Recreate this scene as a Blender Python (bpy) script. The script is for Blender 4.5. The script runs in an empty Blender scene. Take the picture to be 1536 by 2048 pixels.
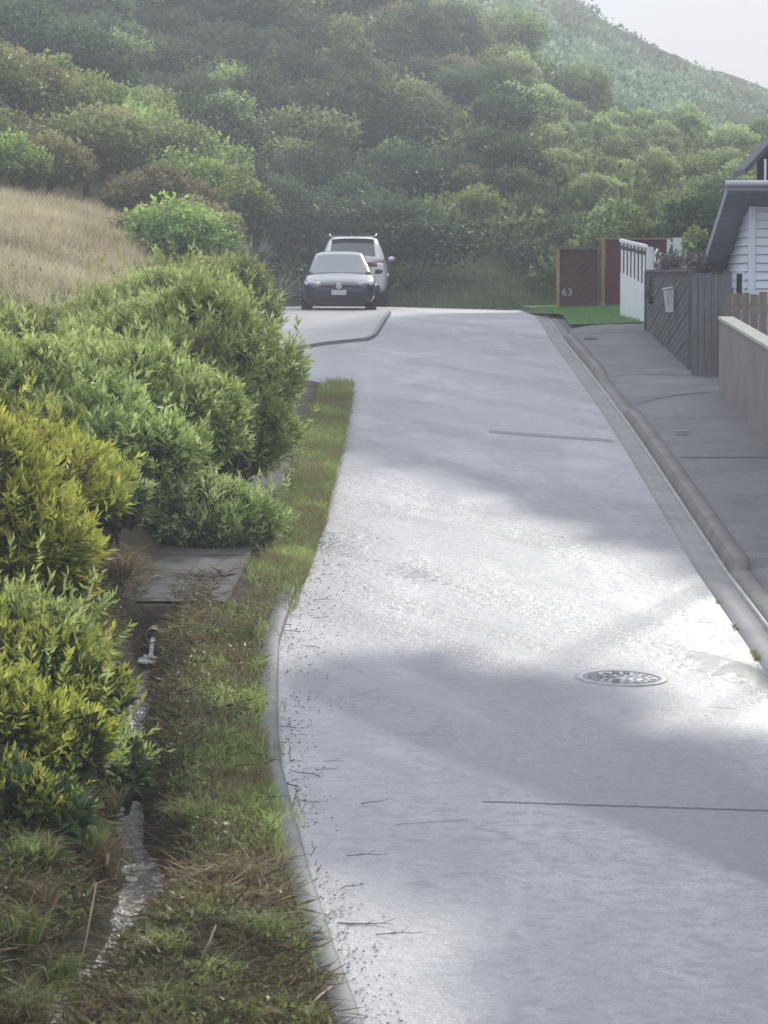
import bpy, bmesh, math, random
import numpy as np
from mathutils import Vector, noise as mnoise
R = math.radians
rng = np.random.default_rng(7)
random.seed(7)
scene = bpy.context.scene
col = scene.collection

SUN_AZ, SUN_EL = R(20), R(28)           # azimuth measured from +Y towards +X
# ------------------------------------------------------------------ camera
FPX = 6144.0            # focal length in pixels of the 1536 x 2048 photograph
CAMZ = 4.0
PITCH = math.atan(464 / FPX)
CP, SP = math.cos(PITCH), math.sin(PITCH)

def ray(px, py):
    dx, dy = (px - 768) / FPX, (1024 - py) / FPX
    return dx, CP + dy * SP, -SP + dy * CP

def at(px, py, Y):
    x, y, z = ray(px, py)
    t = Y / y
    return Vector((x * t, Y, CAMZ + z * t))

# ------------------------------------------------------------------ ground functions
def sm(x, a, b):
    t = np.clip((np.asarray(x, float) - a) / (b - a), 0, 1)
    return t * t * (3 - 2 * t)

def base_z(Y):
    Y = np.asarray(Y, float)
    z1 = 0.0449 * Y
    t = np.clip(Y - 67, 0, 9)
    z2 = 0.0449 * 67 + 0.0449 * (t - t * t / 18)
    return np.where(Y < 67, z1, z2)

def road_z(X, Y):
    return base_z(Y) - 0.03 * (np.clip(X, -0.8, 3.4) - 1.2)

def gp(px, py, off=0.0):
    x, y, z = ray(px, py)
    lo, hi = 4.0, 130.0
    for _ in range(50):
        m = (lo + hi) / 2
        t = m / y
        if CAMZ + z * t > float(road_z(x * t, m)) + off: lo = m
        else: hi = m
    return x * lo / y, lo

def curve(pts, off=0.0):
    q = sorted([gp(px, py, off)[::-1] for px, py in pts])
    ys = np.array([a for a, b in q]); xs = np.array([b for a, b in q])
    def f(Y):
        Y = np.asarray(Y, float)
        v = np.interp(Y, ys, xs)
        s0 = (xs[1] - xs[0]) / (ys[1] - ys[0])
        return np.where(Y < ys[0], xs[0] + s0 * (Y - ys[0]), v)
    return f

LEFT = curve([(727, 2048), (673, 1906), (624, 1758), (590, 1629), (567, 1540), (559, 1460), (558, 1377), (561, 1288), (592, 1189),
              (622, 1110), (645, 1030), (663, 960), (681, 885), (690, 830), (698, 782)])
INNER = curve([(1529, 1340), (1393, 1142), (1264, 922), (1212, 838), (1142, 736), (1100, 680), (1065, 630)])
DITCH = curve([(120, 2048), (185, 1960), (255, 1890), (290, 1800), (262, 1690), (256, 1600), (268, 1460), (290, 1352)], -0.3)

def ditch_w(Y):
    return 1 - sm(Y, 25.02, 25.26)

def fbm(X, Y, s, seed=0.0):
    X = np.asarray(X, float); Y = np.asarray(Y, float)
    v = np.zeros(np.broadcast(X, Y).shape)
    a = 1.0
    for k in range(4):
        f = s * 2.03 ** k
        v = v + a * np.sin(X * f * 1.7 + 1.3 * np.sin(Y * f * 1.1 + seed + k) + seed * 2 + k * 1.7) * np.cos(Y * f * 1.4 + 1.2 * np.sin(X * f * .9 + k * 2.1) - seed)
        a *= 0.55
    return v

def left_z(X, Y):
    X = np.asarray(X, float); Y = np.asarray(Y, float)
    L = LEFT(np.minimum(Y, 49.4))
    u = L - X
    r = 0.045 + 0.07 * sm(u, 0.15, 0.7)
    x0 = -2.05 - 0.95 * sm(Y, 46, 50)
    A = 0.55 + 1.15 * sm(Y, 40, 54)
    k = 0.25 - 0.05 * sm(Y, 40, 54) + 0.32 * sm(Y, 68, 80)
    w = np.maximum(0, x0 - X)
    r = r + A * (1 - np.exp(-w / 0.7)) + k * np.minimum(w, 22) + np.where(w > 22, (w - 22) * 0.1, 0)
    dw = ditch_w(Y)
    xd = DITCH(np.minimum(Y, 25.5))
    gw = 0.18 + 0.07 * sm(Y, 19.5, 16.5) + 0.03 * np.sin(Y * 3.1)
    g = np.exp(-((X - xd) / gw) ** 2) * dw * (0.40 + 0.02 * np.sin(Y * 2.1))
    bank = np.minimum(np.maximum(0, xd - 0.25 - X) * 0.35, .5) * dw
    calm = 1 - 0.9 * np.exp(-((X - xd) / 0.17) ** 2) * dw
    nz = 0.035 * fbm(X, Y, 2.2) * sm(u, 0.15, 0.6) * (0.35 + 0.65 * dw) * calm
    bump = 0.022 * fbm(X, Y, 9.0, 3.0) * sm(u, 0.2, 0.7) * dw * calm
    return road_z(L, Y) + r - g + bank + nz + bump

def hill_z(X, Y):
    X = np.asarray(X, float); Y = np.asarray(Y, float)
    u = X / np.maximum(Y, 1)
    uk = np.array([-.6, -.25, -.125, -.06, 0, .03, .06, .09, .125, .2, .6]); sk = np.array([.62, .47, .35, .285, .225, .18, .139, .113, .093, .065, .03])
    s = (np.interp(u - .012, uk, sk) + np.interp(u, uk, sk) + np.interp(u + .012, uk, sk)) / 3
    Yr = 228 + 60 * np.sin(u * 9)
    d = np.maximum(0, np.minimum(Y, Yr) - 86)
    d = d * d / (d + 3.0)
    z = 3.12 + s * d - 0.22 * np.maximum(0, Y - Yr)
    return z + 0.5 * fbm(X, Y, 0.11) * sm(Y, 92, 120) + 0.12 * fbm(X, Y, 0.5, 2) * sm(Y, 88, 95)

def land_z(X, Y):
    return np.maximum(left_z(X, np.minimum(Y, 104)) - 100 * (np.asarray(X) > -3.0), hill_z(X, Y))

# ------------------------------------------------------------------ object helpers
def tag(o, label=None, cat=None, group=None, kind=None):
    if label: o['label'] = label
    if cat: o['category'] = cat
    if group: o['group'] = group
    if kind: o['kind'] = kind
    return o

def empty(name, loc=(0, 0, 0), rz=0.0):
    o = bpy.data.objects.new(name, None); col.objects.link(o)
    o.location = loc; o.rotation_euler = (0, 0, rz); o.empty_display_size = 0.3
    return o

def link(name, me, mat, parent=None):
    o = bpy.data.objects.new(name, me); col.objects.link(o)
    if mat is not None:
        for m in (mat if isinstance(mat, (list, tuple)) else [mat]): me.materials.append(m)
    if parent is not None: o.parent = parent
    return o

def copy_tree(o, parent=None):
    c = o.copy(); col.objects.link(c)
    c.parent = parent
    for ch in list(o.children): copy_tree(ch, c)
    return c

def np_mesh(name, V, F, tint=None, smooth=False):
    """V (N,3), F (M,4) or (M,3)"""
    V = np.asarray(V, np.float32); F = np.asarray(F, np.int32)
    me = bpy.data.meshes.new(name)
    n, k = F.shape
    me.vertices.add(len(V)); me.vertices.foreach_set('co', V.ravel())
    me.loops.add(n * k); me.loops.foreach_set('vertex_index', F.ravel())
    me.polygons.add(n); me.polygons.foreach_set('loop_start', np.arange(0, n * k, k, dtype=np.int32))
    if smooth: me.polygons.foreach_set('use_smooth', np.ones(n, dtype=bool))
    me.update(calc_edges=True)
    if tint is not None:
        a = me.attributes.new('tint', 'FLOAT', 'FACE'); a.data.foreach_set('value', np.asarray(tint, np.float32))
    return me

def grid_mesh(name, X, Y, Z, smooth=True):
    r, c = X.shape
    V = np.stack([X, Y, Z], -1).reshape(-1, 3)
    i = np.arange(r * c).reshape(r, c)
    F = np.stack([i[:-1, :-1], i[:-1, 1:], i[1:, 1:], i[1:, :-1]], -1).reshape(-1, 4)
    return np_mesh(name, V, F, smooth=smooth)

class MB:
    def __init__(s): s.bm = bmesh.new()
    def box(s, c, size, rot=None, bev=0.0):
        r = bmesh.ops.create_cube(s.bm, size=1)
        vs = r['verts']
        for v in vs:
            p = Vector((v.co.x * size[0], v.co.y * size[1], v.co.z * size[2]))
            if rot is not None: p.rotate(rot)
            v.co = p + Vector(c)
        if bev > 0:
            es = list({e for v in vs for e in v.link_edges})
            bmesh.ops.bevel(s.bm, geom=es, offset=bev, segments=2, affect='EDGES', clamp_overlap=True)
    def poly(s, pts):
        vs = [s.bm.verts.new(Vector(p)) for p in pts]
        return s.bm.faces.new(vs)
    def hexa(s, a, b):
        """two quads a (4 pts) and b (4 pts) joined"""
        va = [s.bm.verts.new(Vector(p)) for p in a]; vb = [s.bm.verts.new(Vector(p)) for p in b]
        s.bm.faces.new(va[::-1]); s.bm.faces.new(vb)
        for i in range(4):
            j = (i + 1) % 4
            s.bm.faces.new([va[i], va[j], vb[j], vb[i]])
    def tube(s, pts, rad, seg=8, cap=True):
        pts = [Vector(p) for p in pts]
        if not isinstance(rad, (list, tuple)): rad = [rad] * len(pts)
        rings = []
        for i, p in enumerate(pts):
            d = (pts[min(i + 1, len(pts) - 1)] - pts[max(i - 1, 0)]).normalized()
            a = d.orthogonal().normalized() if i == 0 else (prev - d * prev.dot(d)).normalized()
            prev = a
            b = d.cross(a)
            rings.append([s.bm.verts.new(p + (a * math.cos(t) + b * math.sin(t)) * rad[i]) for t in [2 * math.pi * k / seg for k in range(seg)]])
        for i in range(len(rings) - 1):
            for k in range(seg):
                f = s.bm.faces.new([rings[i][k], rings[i][(k + 1) % seg], rings[i + 1][(k + 1) % seg], rings[i + 1][k]])
                f.smooth = True
        if cap:
            s.bm.faces.new(rings[0][::-1]); s.bm.faces.new(rings[-1])
    def lathe(s, prof, seg=32, axis='Z', c=(0, 0, 0)):
        rings = []
        for r, h in prof:
            ring = []
            for k in range(seg):
                t = 2 * math.pi * k / seg
                p = Vector((r * math.cos(t), r * math.sin(t), h))
                if axis == 'X': p = Vector((h, r * math.cos(t), r * math.sin(t)))
                if axis == 'Y': p = Vector((r * math.cos(t), h, r * math.sin(t)))
                ring.append(s.bm.verts.new(p + Vector(c)))
            rings.append(ring)
        for i in range(len(rings) - 1):
            for k in range(seg):
                f = s.bm.faces.new([rings[i][k], rings[i][(k + 1) % seg], rings[i + 1][(k + 1) % seg], rings[i + 1][k]]); f.smooth = True
        s.bm.faces.new(rings[0][::-1]); s.bm.faces.new(rings[-1])
    def mesh(s, name):
        bmesh.ops.recalc_face_normals(s.bm, faces=s.bm.faces[:])
        me = bpy.data.meshes.new(name); s.bm.to_mesh(me); s.bm.free()
        return me
    def build(s, name, mat, parent=None):
        return link(name, s.mesh(name), mat, parent)

# ------------------------------------------------------------------ materials
class NT:
    def __init__(s, name):
        s.m = bpy.data.materials.new(name); s.m.use_nodes = True
        s.t = s.m.node_tree; s.n = s.t.nodes; s.l = s.t.links
        s.b = s.n['Principled BSDF']; s.out = s.n['Material Output']
    def node(s, t, **kw):
        n = s.n.new(t)
        for k, v in kw.items(): setattr(n, k, v)
        return n
    def put(s, sock, v):
        if isinstance(v, bpy.types.NodeSocket): s.l.new(v, sock)
        elif isinstance(v, (tuple, list)) and len(v) == 3 and sock.type == 'RGBA': sock.default_value = (*v, 1)
        else: sock.default_value = v
    def coord(s, kind='Object'):
        if kind == 'Pos': return s.node('ShaderNodeNewGeometry').outputs['Position']
        return s.node('ShaderNodeTexCoord').outputs[kind]
    def mapping(s, vec, scale=(1, 1, 1), rot=(0, 0, 0), loc=(0, 0, 0)):
        n = s.node('ShaderNodeMapping'); s.l.new(vec, n.inputs['Vector'])
        n.inputs['Scale'].default_value = scale; n.inputs['Rotation'].default_value = rot; n.inputs['Location'].default_value = loc
        return n.outputs[0]
    def noise(s, vec, scale, detail=4, rough=0.55, dist=0.0):
        n = s.node('ShaderNodeTexNoise'); s.l.new(vec, n.inputs['Vector'])
        n.inputs['Scale'].default_value = scale; n.inputs['Detail'].default_value = detail
        n.inputs['Roughness'].default_value = rough; n.inputs['Distortion'].default_value = dist
        return n.outputs['Fac']
    def ramp(s, fac, stops, interp='LINEAR'):
        n = s.node('ShaderNodeValToRGB'); s.l.new(fac, n.inputs[0]); n.color_ramp.interpolation = interp
        e = n.color_ramp.elements
        while len(e) < len(stops): e.new(0.5)
        for i, (p, c) in enumerate(stops):
            e[i].position = p
            e[i].color = (c, c, c, 1) if isinstance(c, (int, float)) else (*c, 1)
        return n.outputs[0]
    def mix(s, f, a, b, mode='MIX'):
        n = s.node('ShaderNodeMix', data_type='RGBA', blend_type=mode)
        s.put(n.inputs[0], f); s.put(n.inputs[6], a); s.put(n.inputs[7], b)
        return n.outputs[2]
    def math(s, op, a, b=0.0, clamp=False):
        n = s.node('ShaderNodeMath', operation=op, use_clamp=clamp)
        s.put(n.inputs[0], a); s.put(n.inputs[1], b)
        return n.outputs[0]
    def bump(s, h, strength=0.3, dist=0.02):
        n = s.node('ShaderNodeBump'); s.l.new(h, n.inputs['Height'])
        n.inputs['Strength'].default_value = strength; n.inputs['Distance'].default_value = dist
        s.l.new(n.outputs[0], s.b.inputs['Normal'])
    def set(s, **kw):
        for k, v in kw.items(): s.put(s.b.inputs[k.replace('_', ' ')], v)
        return s.m

def simple(name, c, rough=0.6, metal=0.0, var=0.12, scale=6.0, bump=0.0, spec=0.5, coat=0.0):
    t = NT(name); p = t.coord('Object')
    n = t.noise(p, scale, 5, 0.6)
    lo = tuple(v * (1 - var * 1.6) for v in c); hi = tuple(min(1, v * (1 + var)) for v in c)
    t.set(Base_Color=t.ramp(n, [(0.3, lo), (0.7, hi)]), Roughness=rough, Metallic=metal)
    t.b.inputs['Specular IOR Level'].default_value = spec
    t.b.inputs['Coat Weight'].default_value = coat
    if bump: t.bump(t.noise(p, scale * 8, 4), bump, 0.01)
    return t.m

def leaf_mat(name, dark, mid, light, trans=0.35, rough=0.5, hue_var=0.12, spec=0.3, patch=None, patch_scale=0.6, prange=(0.42, 0.62)):
    t = NT(name)
    a = t.node('ShaderNodeAttribute', attribute_name='tint')
    c = t.ramp(a.outputs['Fac'], [(0.0, dark), (0.5, mid), (1.0, light)])
    oi = t.node('ShaderNodeObjectInfo')
    hs = t.node('ShaderNodeHueSaturation')
    r = oi.outputs['Random']
    t.put(hs.inputs['Hue'], t.math('ADD', t.math('MULTIPLY', r, hue_var * 0.5), 0.5 - hue_var * 0.25))
    t.put(hs.inputs['Value'], t.math('ADD', t.math('MULTIPLY', r, 0.5), 0.75))
    hs.inputs['Saturation'].default_value = 1.0
    if patch:
        n = t.noise(t.coord('Pos'), patch_scale, 3)
        c = t.mix(t.ramp(n, [(prange[0], 0.0), (prange[1], 1.0)]), c, patch)
    t.put(hs.inputs['Color'], c)
    t.set(Base_Color=hs.outputs[0], Roughness=rough)
    t.b.inputs['Specular IOR Level'].default_value = spec
    if trans > 0:
        tr = t.node('ShaderNodeBsdfTranslucent'); t.l.new(hs.outputs[0], tr.inputs['Color'])
        mx = t.node('ShaderNodeMixShader'); mx.inputs[0].default_value = trans
        t.l.new(t.b.outputs[0], mx.inputs[1]); t.l.new(tr.outputs[0], mx.inputs[2])
        t.l.new(mx.outputs[0], t.out.inputs['Surface'])
    return t.m

M = {}
def road_material():
    t = NT('wet_asphalt'); p = t.coord('Pos')
    big = t.noise(t.mapping(p, (0.55, 0.13, 1), (0, 0, R(18))), 1.0, 5, 0.6, 0.6)
    mid = t.noise(t.mapping(p, (1.0, 0.55, 1)), 2.2, 5, 0.6)
    chip = t.noise(p, 60, 3, 0.7)
    grit = t.noise(p, 9, 5, 0.7)
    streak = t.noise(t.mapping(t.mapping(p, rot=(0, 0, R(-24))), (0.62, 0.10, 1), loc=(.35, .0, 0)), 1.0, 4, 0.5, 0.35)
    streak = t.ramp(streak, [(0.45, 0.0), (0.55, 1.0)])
    puddle = t.noise(t.mapping(p, (1.0, 0.28, 1), (0, 0, R(12))), 1.1, 4, 0.55, 0.4)
    wet = t.ramp(t.math('ADD', t.math('MULTIPLY', big, 0.6), t.math('MULTIPLY', mid, 0.4)), [(0.38, 0.0), (0.62, 1.0)])
    c = t.mix(t.ramp(chip, [(0.3, 0.0), (0.75, 1.0)]), (0.18, 0.183, 0.195), (0.42, 0.423, 0.435))
    c = t.mix(t.ramp(grit, [(0.35, 0.75), (0.55, 0.0)]), c, (0.085, 0.088, 0.10))
    c = t.mix(t.math('MULTIPLY', wet, 0.6), c, (0.09, 0.094, 0.108))
    rough = t.math('ADD', t.math('MULTIPLY', wet, -0.16), 0.72)
    rough = t.math('SUBTRACT', rough, t.ramp(puddle, [(0.52, 0.0), (0.66, 0.18)]))
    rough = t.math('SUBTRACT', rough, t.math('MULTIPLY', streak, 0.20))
    c = t.mix(t.math('MULTIPLY', streak, 0.8), c, (0.075, 0.08, 0.095))  # dark wet streaks, slanted to stand in for soft shade bands too
    sx_ = t.node('ShaderNodeSeparateXYZ'); t.l.new(p, sx_.inputs[0])          # soft shade band across the road, painted as a dark wet strip
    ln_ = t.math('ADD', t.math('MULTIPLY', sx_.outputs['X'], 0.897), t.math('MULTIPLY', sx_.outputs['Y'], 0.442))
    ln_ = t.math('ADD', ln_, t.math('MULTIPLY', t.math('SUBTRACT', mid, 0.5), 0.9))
    shade_band = t.ramp(t.math('ABSOLUTE', t.math('SUBTRACT', ln_, 12.75)), [(0.10, 0.85), (0.75, 0.0)])
    rough = t.math('SUBTRACT', rough, t.math('MULTIPLY', shade_band, 0.27))
    c = t.mix(t.math('MULTIPLY', shade_band, 0.85), c, (0.075, 0.09, 0.105))
    t.put(t.b.inputs['Coat Weight'], t.math('SUBTRACT', t.math('SUBTRACT', 0.62, t.math('MULTIPLY', streak, 0.5)), t.math('MULTIPLY', shade_band, 0.45), True))
    rough = t.math('ADD', rough, t.math('MULTIPLY', t.math('SUBTRACT', grit, 0.5), 0.5))
    sp = t.node('ShaderNodeSeparateXYZ'); t.l.new(p, sp.inputs[0])
    off = t.math('ABSOLUTE', t.math('SUBTRACT', t.math('ABSOLUTE', t.math('SUBTRACT', t.math('SUBTRACT', sp.outputs['X'], t.math('MULTIPLY', sp.outputs['Y'], 0.008)), 1.0)), 0.72))
    track = t.math('MULTIPLY', t.ramp(off, [(0.05, 1.0), (0.38, 0.0)]), t.ramp(mid, [(0.35, 0.25), (0.65, 1.0)]))
    c = t.mix(t.math('MULTIPLY', track, 0.30), c, (0.12, 0.123, 0.135))
    spot = t.noise(p, 3.3, 3, 0.5)
    c = t.mix(t.ramp(spot, [(0.66, 0.0), (0.72, 0.55)]), c, (0.075, 0.075, 0.08))
    c = t.mix(t.ramp(t.noise(p, 130, 2, 0.6), [(0.56, 0.0), (0.66, 0.8)]), c, (0.045, 0.045, 0.05))
    t.set(Base_Color=c, Roughness=rough)
    t.b.inputs['Specular IOR Level'].default_value = 1.0
    t.b.inputs['Coat Roughness'].default_value = 0.62; t.b.inputs['Coat IOR'].default_value = 1.33
    h = t.math('ADD', t.math('MULTIPLY', chip, 0.25), t.math('MULTIPLY', grit, 1.0))
    t.bump(h, 0.85, 0.03)
    return t.m
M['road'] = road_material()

def concrete(name, a, b, rough=0.75, sc=1.5, bump=0.25):
    t = NT(name); p = t.coord('Pos')
    n = t.noise(p, sc, 6, 0.65); f = t.noise(p, 60, 3, 0.7)
    c = t.ramp(n, [(0.3, a), (0.7, b)])
    c = t.mix(t.math('MULTIPLY', t.ramp(f, [(0.45, 0.0), (0.7, 1.0)]), 0.35), c, tuple(v * 0.55 for v in a))
    t.set(Base_Color=c, Roughness=rough); t.b.inputs['Specular IOR Level'].default_value = 0.3
    t.bump(f, bump, 0.006)
    return t.m
M['kerb'] = concrete('kerb_concrete', (0.12, 0.116, 0.113), (0.20, 0.193, 0.187), 0.85)
M['kerbdark'] = concrete('old_kerb_concrete', (0.09, 0.09, 0.09), (0.16, 0.16, 0.157), 0.7)
M['gutter'] = concrete('gutter_concrete', (0.15, 0.15, 0.15), (0.24, 0.24, 0.235), 0.75)
def path_mat():
    t = NT('footpath_asphalt'); p = t.coord('Pos')
    n = t.noise(p, 0.8, 6, 0.65); f = t.noise(p, 55, 3, 0.7); st = t.noise(t.mapping(p, (1, .4, 1)), 2.4, 5, 0.7)
    c = t.ramp(n, [(0.3, (0.115, 0.113, 0.117)), (0.7, (0.19, 0.186, 0.19))])
    c = t.mix(t.ramp(f, [(0.4, 0.6), (0.6, 0.0)]), c, (0.045, 0.045, 0.05))
    c = t.mix(t.ramp(f, [(0.62, 0.0), (0.72, 0.6)]), c, (0.30, 0.30, 0.30))
    c = t.mix(t.ramp(st, [(0.52, 0.0), (0.7, 0.5)]), c, (0.065, 0.064, 0.066))
    t.set(Base_Color=c, Roughness=0.8); t.b.inputs['Specular IOR Level'].default_value = 0.35; t.bump(f, 0.6, 0.01); return t.m
M['path'] = path_mat()
M['slab'] = concrete('old_path_concrete', (0.045, 0.047, 0.047), (0.085, 0.088, 0.088), 0.9)
_t = M['slab'].node_tree; _b = _t.nodes['Principled BSDF']; _src = _b.inputs['Base Color'].links[0].from_socket
_g = _t.nodes.new('ShaderNodeNewGeometry'); _n = _t.nodes.new('ShaderNodeTexNoise'); _n.inputs['Scale'].default_value = 2.6; _n.inputs['Detail'].default_value = 6; _n.inputs['Roughness'].default_value = .7
_t.links.new(_g.outputs['Position'], _n.inputs['Vector']); _r = _t.nodes.new('ShaderNodeValToRGB'); _t.links.new(_n.outputs['Fac'], _r.inputs[0])
_r.color_ramp.elements[0].position = .42; _r.color_ramp.elements[1].position = .60
_m = _t.nodes.new('ShaderNodeMix'); _m.data_type = 'RGBA'; _t.links.new(_r.outputs[0], _m.inputs[0]); _t.links.new(_src, _m.inputs[6]); _m.inputs[7].default_value = (.035, .030, .020, 1)
_t.links.new(_m.outputs[2], _b.inputs['Base Color'])
M['pave'] = concrete('pale_pavement', (0.22, 0.22, 0.225), (0.33, 0.33, 0.335), 0.5)
M['wallc'] = concrete('retaining_wall_concrete', (0.19, 0.165, 0.165), (0.29, 0.255, 0.25), 0.9, 0.8, 0.4)
M['cap'] = concrete('wall_cap', (0.42, 0.40, 0.33), (0.55, 0.53, 0.45), 0.8)

def soil_mat():
    t = NT('verge_soil'); p = t.coord('Pos')
    n = t.noise(p, 1.3, 6, 0.65); f = t.noise(p, 18, 5, 0.7)
    c = t.ramp(n, [(0.30, (0.022, 0.019, 0.013)), (0.5, (0.042, 0.036, 0.022)), (0.68, (0.045, 0.055, 0.024))])
    c = t.mix(t.ramp(f, [(0.4, 0.0), (0.65, 0.7)]), c, (0.075, 0.062, 0.040))
    t.set(Base_Color=c, Roughness=0.9); t.b.inputs['Specular IOR Level'].default_value = 0.08; t.bump(f, 0.9, 0.03)
    return t.m
M['soil'] = soil_mat()
def bank_mat():
    t = NT('bank_turf'); p = t.coord('Pos')
    n = t.noise(p, 0.5, 6, 0.65); f = t.noise(p, 14, 5, 0.7)
    c = t.ramp(n, [(0.35, (0.06, 0.075, 0.03)), (0.5, (0.13, 0.115, 0.06)), (0.7, (0.20, 0.165, 0.09))])
    c = t.mix(t.ramp(f, [(0.4, 0.7), (0.6, 0.0)]), c, (0.045, 0.042, 0.022))
    t.set(Base_Color=c, Roughness=0.95); t.b.inputs['Specular IOR Level'].default_value = 0.05; t.bump(f, 0.9, 0.05)
    return t.m
M['bank'] = bank_mat()
def hill_mat():
    t = NT('hill_ground'); p = t.coord('Pos')
    n = t.noise(p, 0.12, 6, 0.65); f = t.noise(p, 1.8, 5, 0.7)
    c = t.ramp(n, [(0.35, (0.030, 0.042, 0.022)), (0.55, (0.045, 0.060, 0.030)), (0.7, (0.085, 0.080, 0.050))])
    c = t.mix(t.ramp(f, [(0.4, 0.0), (0.7, 0.6)]), c, (0.02, 0.03, 0.016))
    t.set(Base_Color=c, Roughness=0.95); t.b.inputs['Specular IOR Level'].default_value = 0.05; t.bump(f, 0.9, 0.2)
    return t.m
M['hill'] = hill_mat()
M['lawn'] = simple('lawn_turf', (0.06, 0.11, 0.03), 0.9, var=0.3, scale=3)

M['leaf_a'] = leaf_mat('willowy_leaf', (0.115, 0.165, 0.041), (0.284, 0.370, 0.096), (0.618, 0.681, 0.278), 0.5, 0.5, 0.05, spec=0.22, patch=(0.20, 0.17, 0.075), patch_scale=2.6, prange=(0.60, 0.78))
M['leaf_b'] = leaf_mat('yellow_green_leaf', (0.112, 0.123, 0.022), (0.275, 0.297, 0.042), (0.524, 0.508, 0.115), 0.52, 0.5, 0.05, spec=0.22, patch=(0.26, 0.19, 0.06), patch_scale=2.6, prange=(0.60, 0.78))
M['leaf_c'] = leaf_mat('deep_green_leaf', (0.105, 0.156, 0.046), (0.255, 0.337, 0.102), (0.570, 0.617, 0.250), 0.48, 0.5, 0.05, spec=0.22, patch=(0.17, 0.15, 0.07), patch_scale=2.6, prange=(0.60, 0.78))
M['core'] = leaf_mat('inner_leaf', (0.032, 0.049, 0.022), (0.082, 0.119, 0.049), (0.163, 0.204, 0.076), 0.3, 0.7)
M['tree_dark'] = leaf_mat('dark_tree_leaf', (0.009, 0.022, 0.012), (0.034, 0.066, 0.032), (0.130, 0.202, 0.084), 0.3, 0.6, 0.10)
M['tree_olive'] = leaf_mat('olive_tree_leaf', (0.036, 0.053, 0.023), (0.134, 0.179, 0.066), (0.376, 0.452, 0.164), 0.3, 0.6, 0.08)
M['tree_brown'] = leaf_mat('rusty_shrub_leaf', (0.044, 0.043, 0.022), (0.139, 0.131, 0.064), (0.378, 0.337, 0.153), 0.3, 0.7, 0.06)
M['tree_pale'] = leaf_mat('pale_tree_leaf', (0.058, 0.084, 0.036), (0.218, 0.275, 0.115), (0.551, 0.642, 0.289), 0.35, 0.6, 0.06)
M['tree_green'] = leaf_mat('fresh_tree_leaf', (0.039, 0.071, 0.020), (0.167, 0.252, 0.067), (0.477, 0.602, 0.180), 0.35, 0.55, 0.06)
M['scrub'] = leaf_mat('far_scrub_leaf', (0.068, 0.110, 0.071), (0.197, 0.281, 0.185), (0.416, 0.536, 0.359), 0.35, 0.7, 0.0, patch=(0.20, 0.18, 0.135), patch_scale=0.06, prange=(0.5, 0.66))  # paler, cooler leaf colours put part of the distance haze in
M['grass'] = leaf_mat('verge_grass_blade', (0.072, 0.105, 0.028), (0.200, 0.281, 0.075), (0.431, 0.506, 0.164), 0.45, 0.5, 0.0, patch=(0.19, 0.15, 0.07), patch_scale=1.7)
M['weed'] = leaf_mat('weed_leaf', (0.04, 0.05, 0.016), (0.13, 0.155, 0.045), (0.30, 0.33, 0.11), 0.4, 0.5, 0.0, patch=(0.15, 0.115, 0.06), patch_scale=2.2)
M['bankgrass'] = leaf_mat('bank_grass_blade', (0.028, 0.048, 0.016), (0.085, 0.135, 0.042), (0.20, 0.26, 0.09), 0.4, 0.6, 0.0)
M['drygrass'] = leaf_mat('dry_grass_blade', (0.257, 0.218, 0.121), (0.545, 0.470, 0.292), (0.780, 0.731, 0.503), 0.4, 0.7, 0.0)
M['lawngrass'] = leaf_mat('lawn_blade', (0.074, 0.166, 0.048), (0.138, 0.287, 0.085), (0.234, 0.420, 0.133), 0.35, 0.5, 0.0)
M['straw'] = leaf_mat('dead_straw', (0.045, 0.034, 0.018), (0.14, 0.105, 0.055), (0.36, 0.29, 0.17), 0.3, 0.8, 0.0)
M['flax'] = leaf_mat('flax_blade', (0.045, 0.065, 0.045), (0.115, 0.145, 0.105), (0.27, 0.31, 0.25), 0.25, 0.6, 0.05, spec=0.2)
M['bark'] = simple('bark', (0.07, 0.055, 0.042), 0.9, var=0.3, scale=9, bump=0.5)
M['twig'] = simple('twig_bark', (0.045, 0.034, 0.026), 0.85, var=0.3, scale=20)
M['strawstick'] = simple('pale_dead_stem', (0.36, 0.30, 0.19), 0.8, var=0.2, scale=20)

# ------------------------------------------------------------------ foliage builders
def unit(v):
    return v / np.maximum(np.linalg.norm(v, axis=1, keepdims=True), 1e-9)

def leaf_quads(P, D, ln, wd, fold=0.25, r=rng):
    """diamond shaped leaves from base point P along D"""
    n = len(P)
    D = unit(D)
    S = unit(np.cross(D, unit(r.normal(size=(n, 3)))))
    N = np.cross(S, D)
    ln = np.asarray(ln).reshape(-1, 1); wd = np.asarray(wd).reshape(-1, 1)
    mid = P + D * ln * 0.45 + N * wd * fold
    tip = P + D * ln - N * ln * 0.12
    V = np.stack([P, mid + S * wd * 0.5, tip, mid - S * wd * 0.5], 1).reshape(-1, 3)
    F = np.arange(4 * n).reshape(n, 4)
    return V, F

def lobes_points(lobes, n, r, jit=(0.72, 1.05)):
    """points near the surface of a union of ellipsoids; returns P, outward N, depth"""
    L = np.array(lobes, float)                    # cx cy cz rx ry rz
    area = (L[:, 3] * L[:, 4] + L[:, 3] * L[:, 5] + L[:, 4] * L[:, 5])
    k = r.choice(len(L), n, p=area / area.sum())
    d = unit(r.normal(size=(n, 3)))
    q = r.uniform(jit[0], jit[1], n)
    P = L[k, :3] + d * L[k, 3:] * q[:, None]
    N = unit(d / L[k, 3:])
    keep = np.ones(n, bool)
    for j in range(len(L)):
        e = (((P - L[j, :3]) / L[j, 3:]) ** 2).sum(1)
        keep &= ~((e < 0.45) & (k != j))
    return P[keep], N[keep], q[keep]

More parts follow.
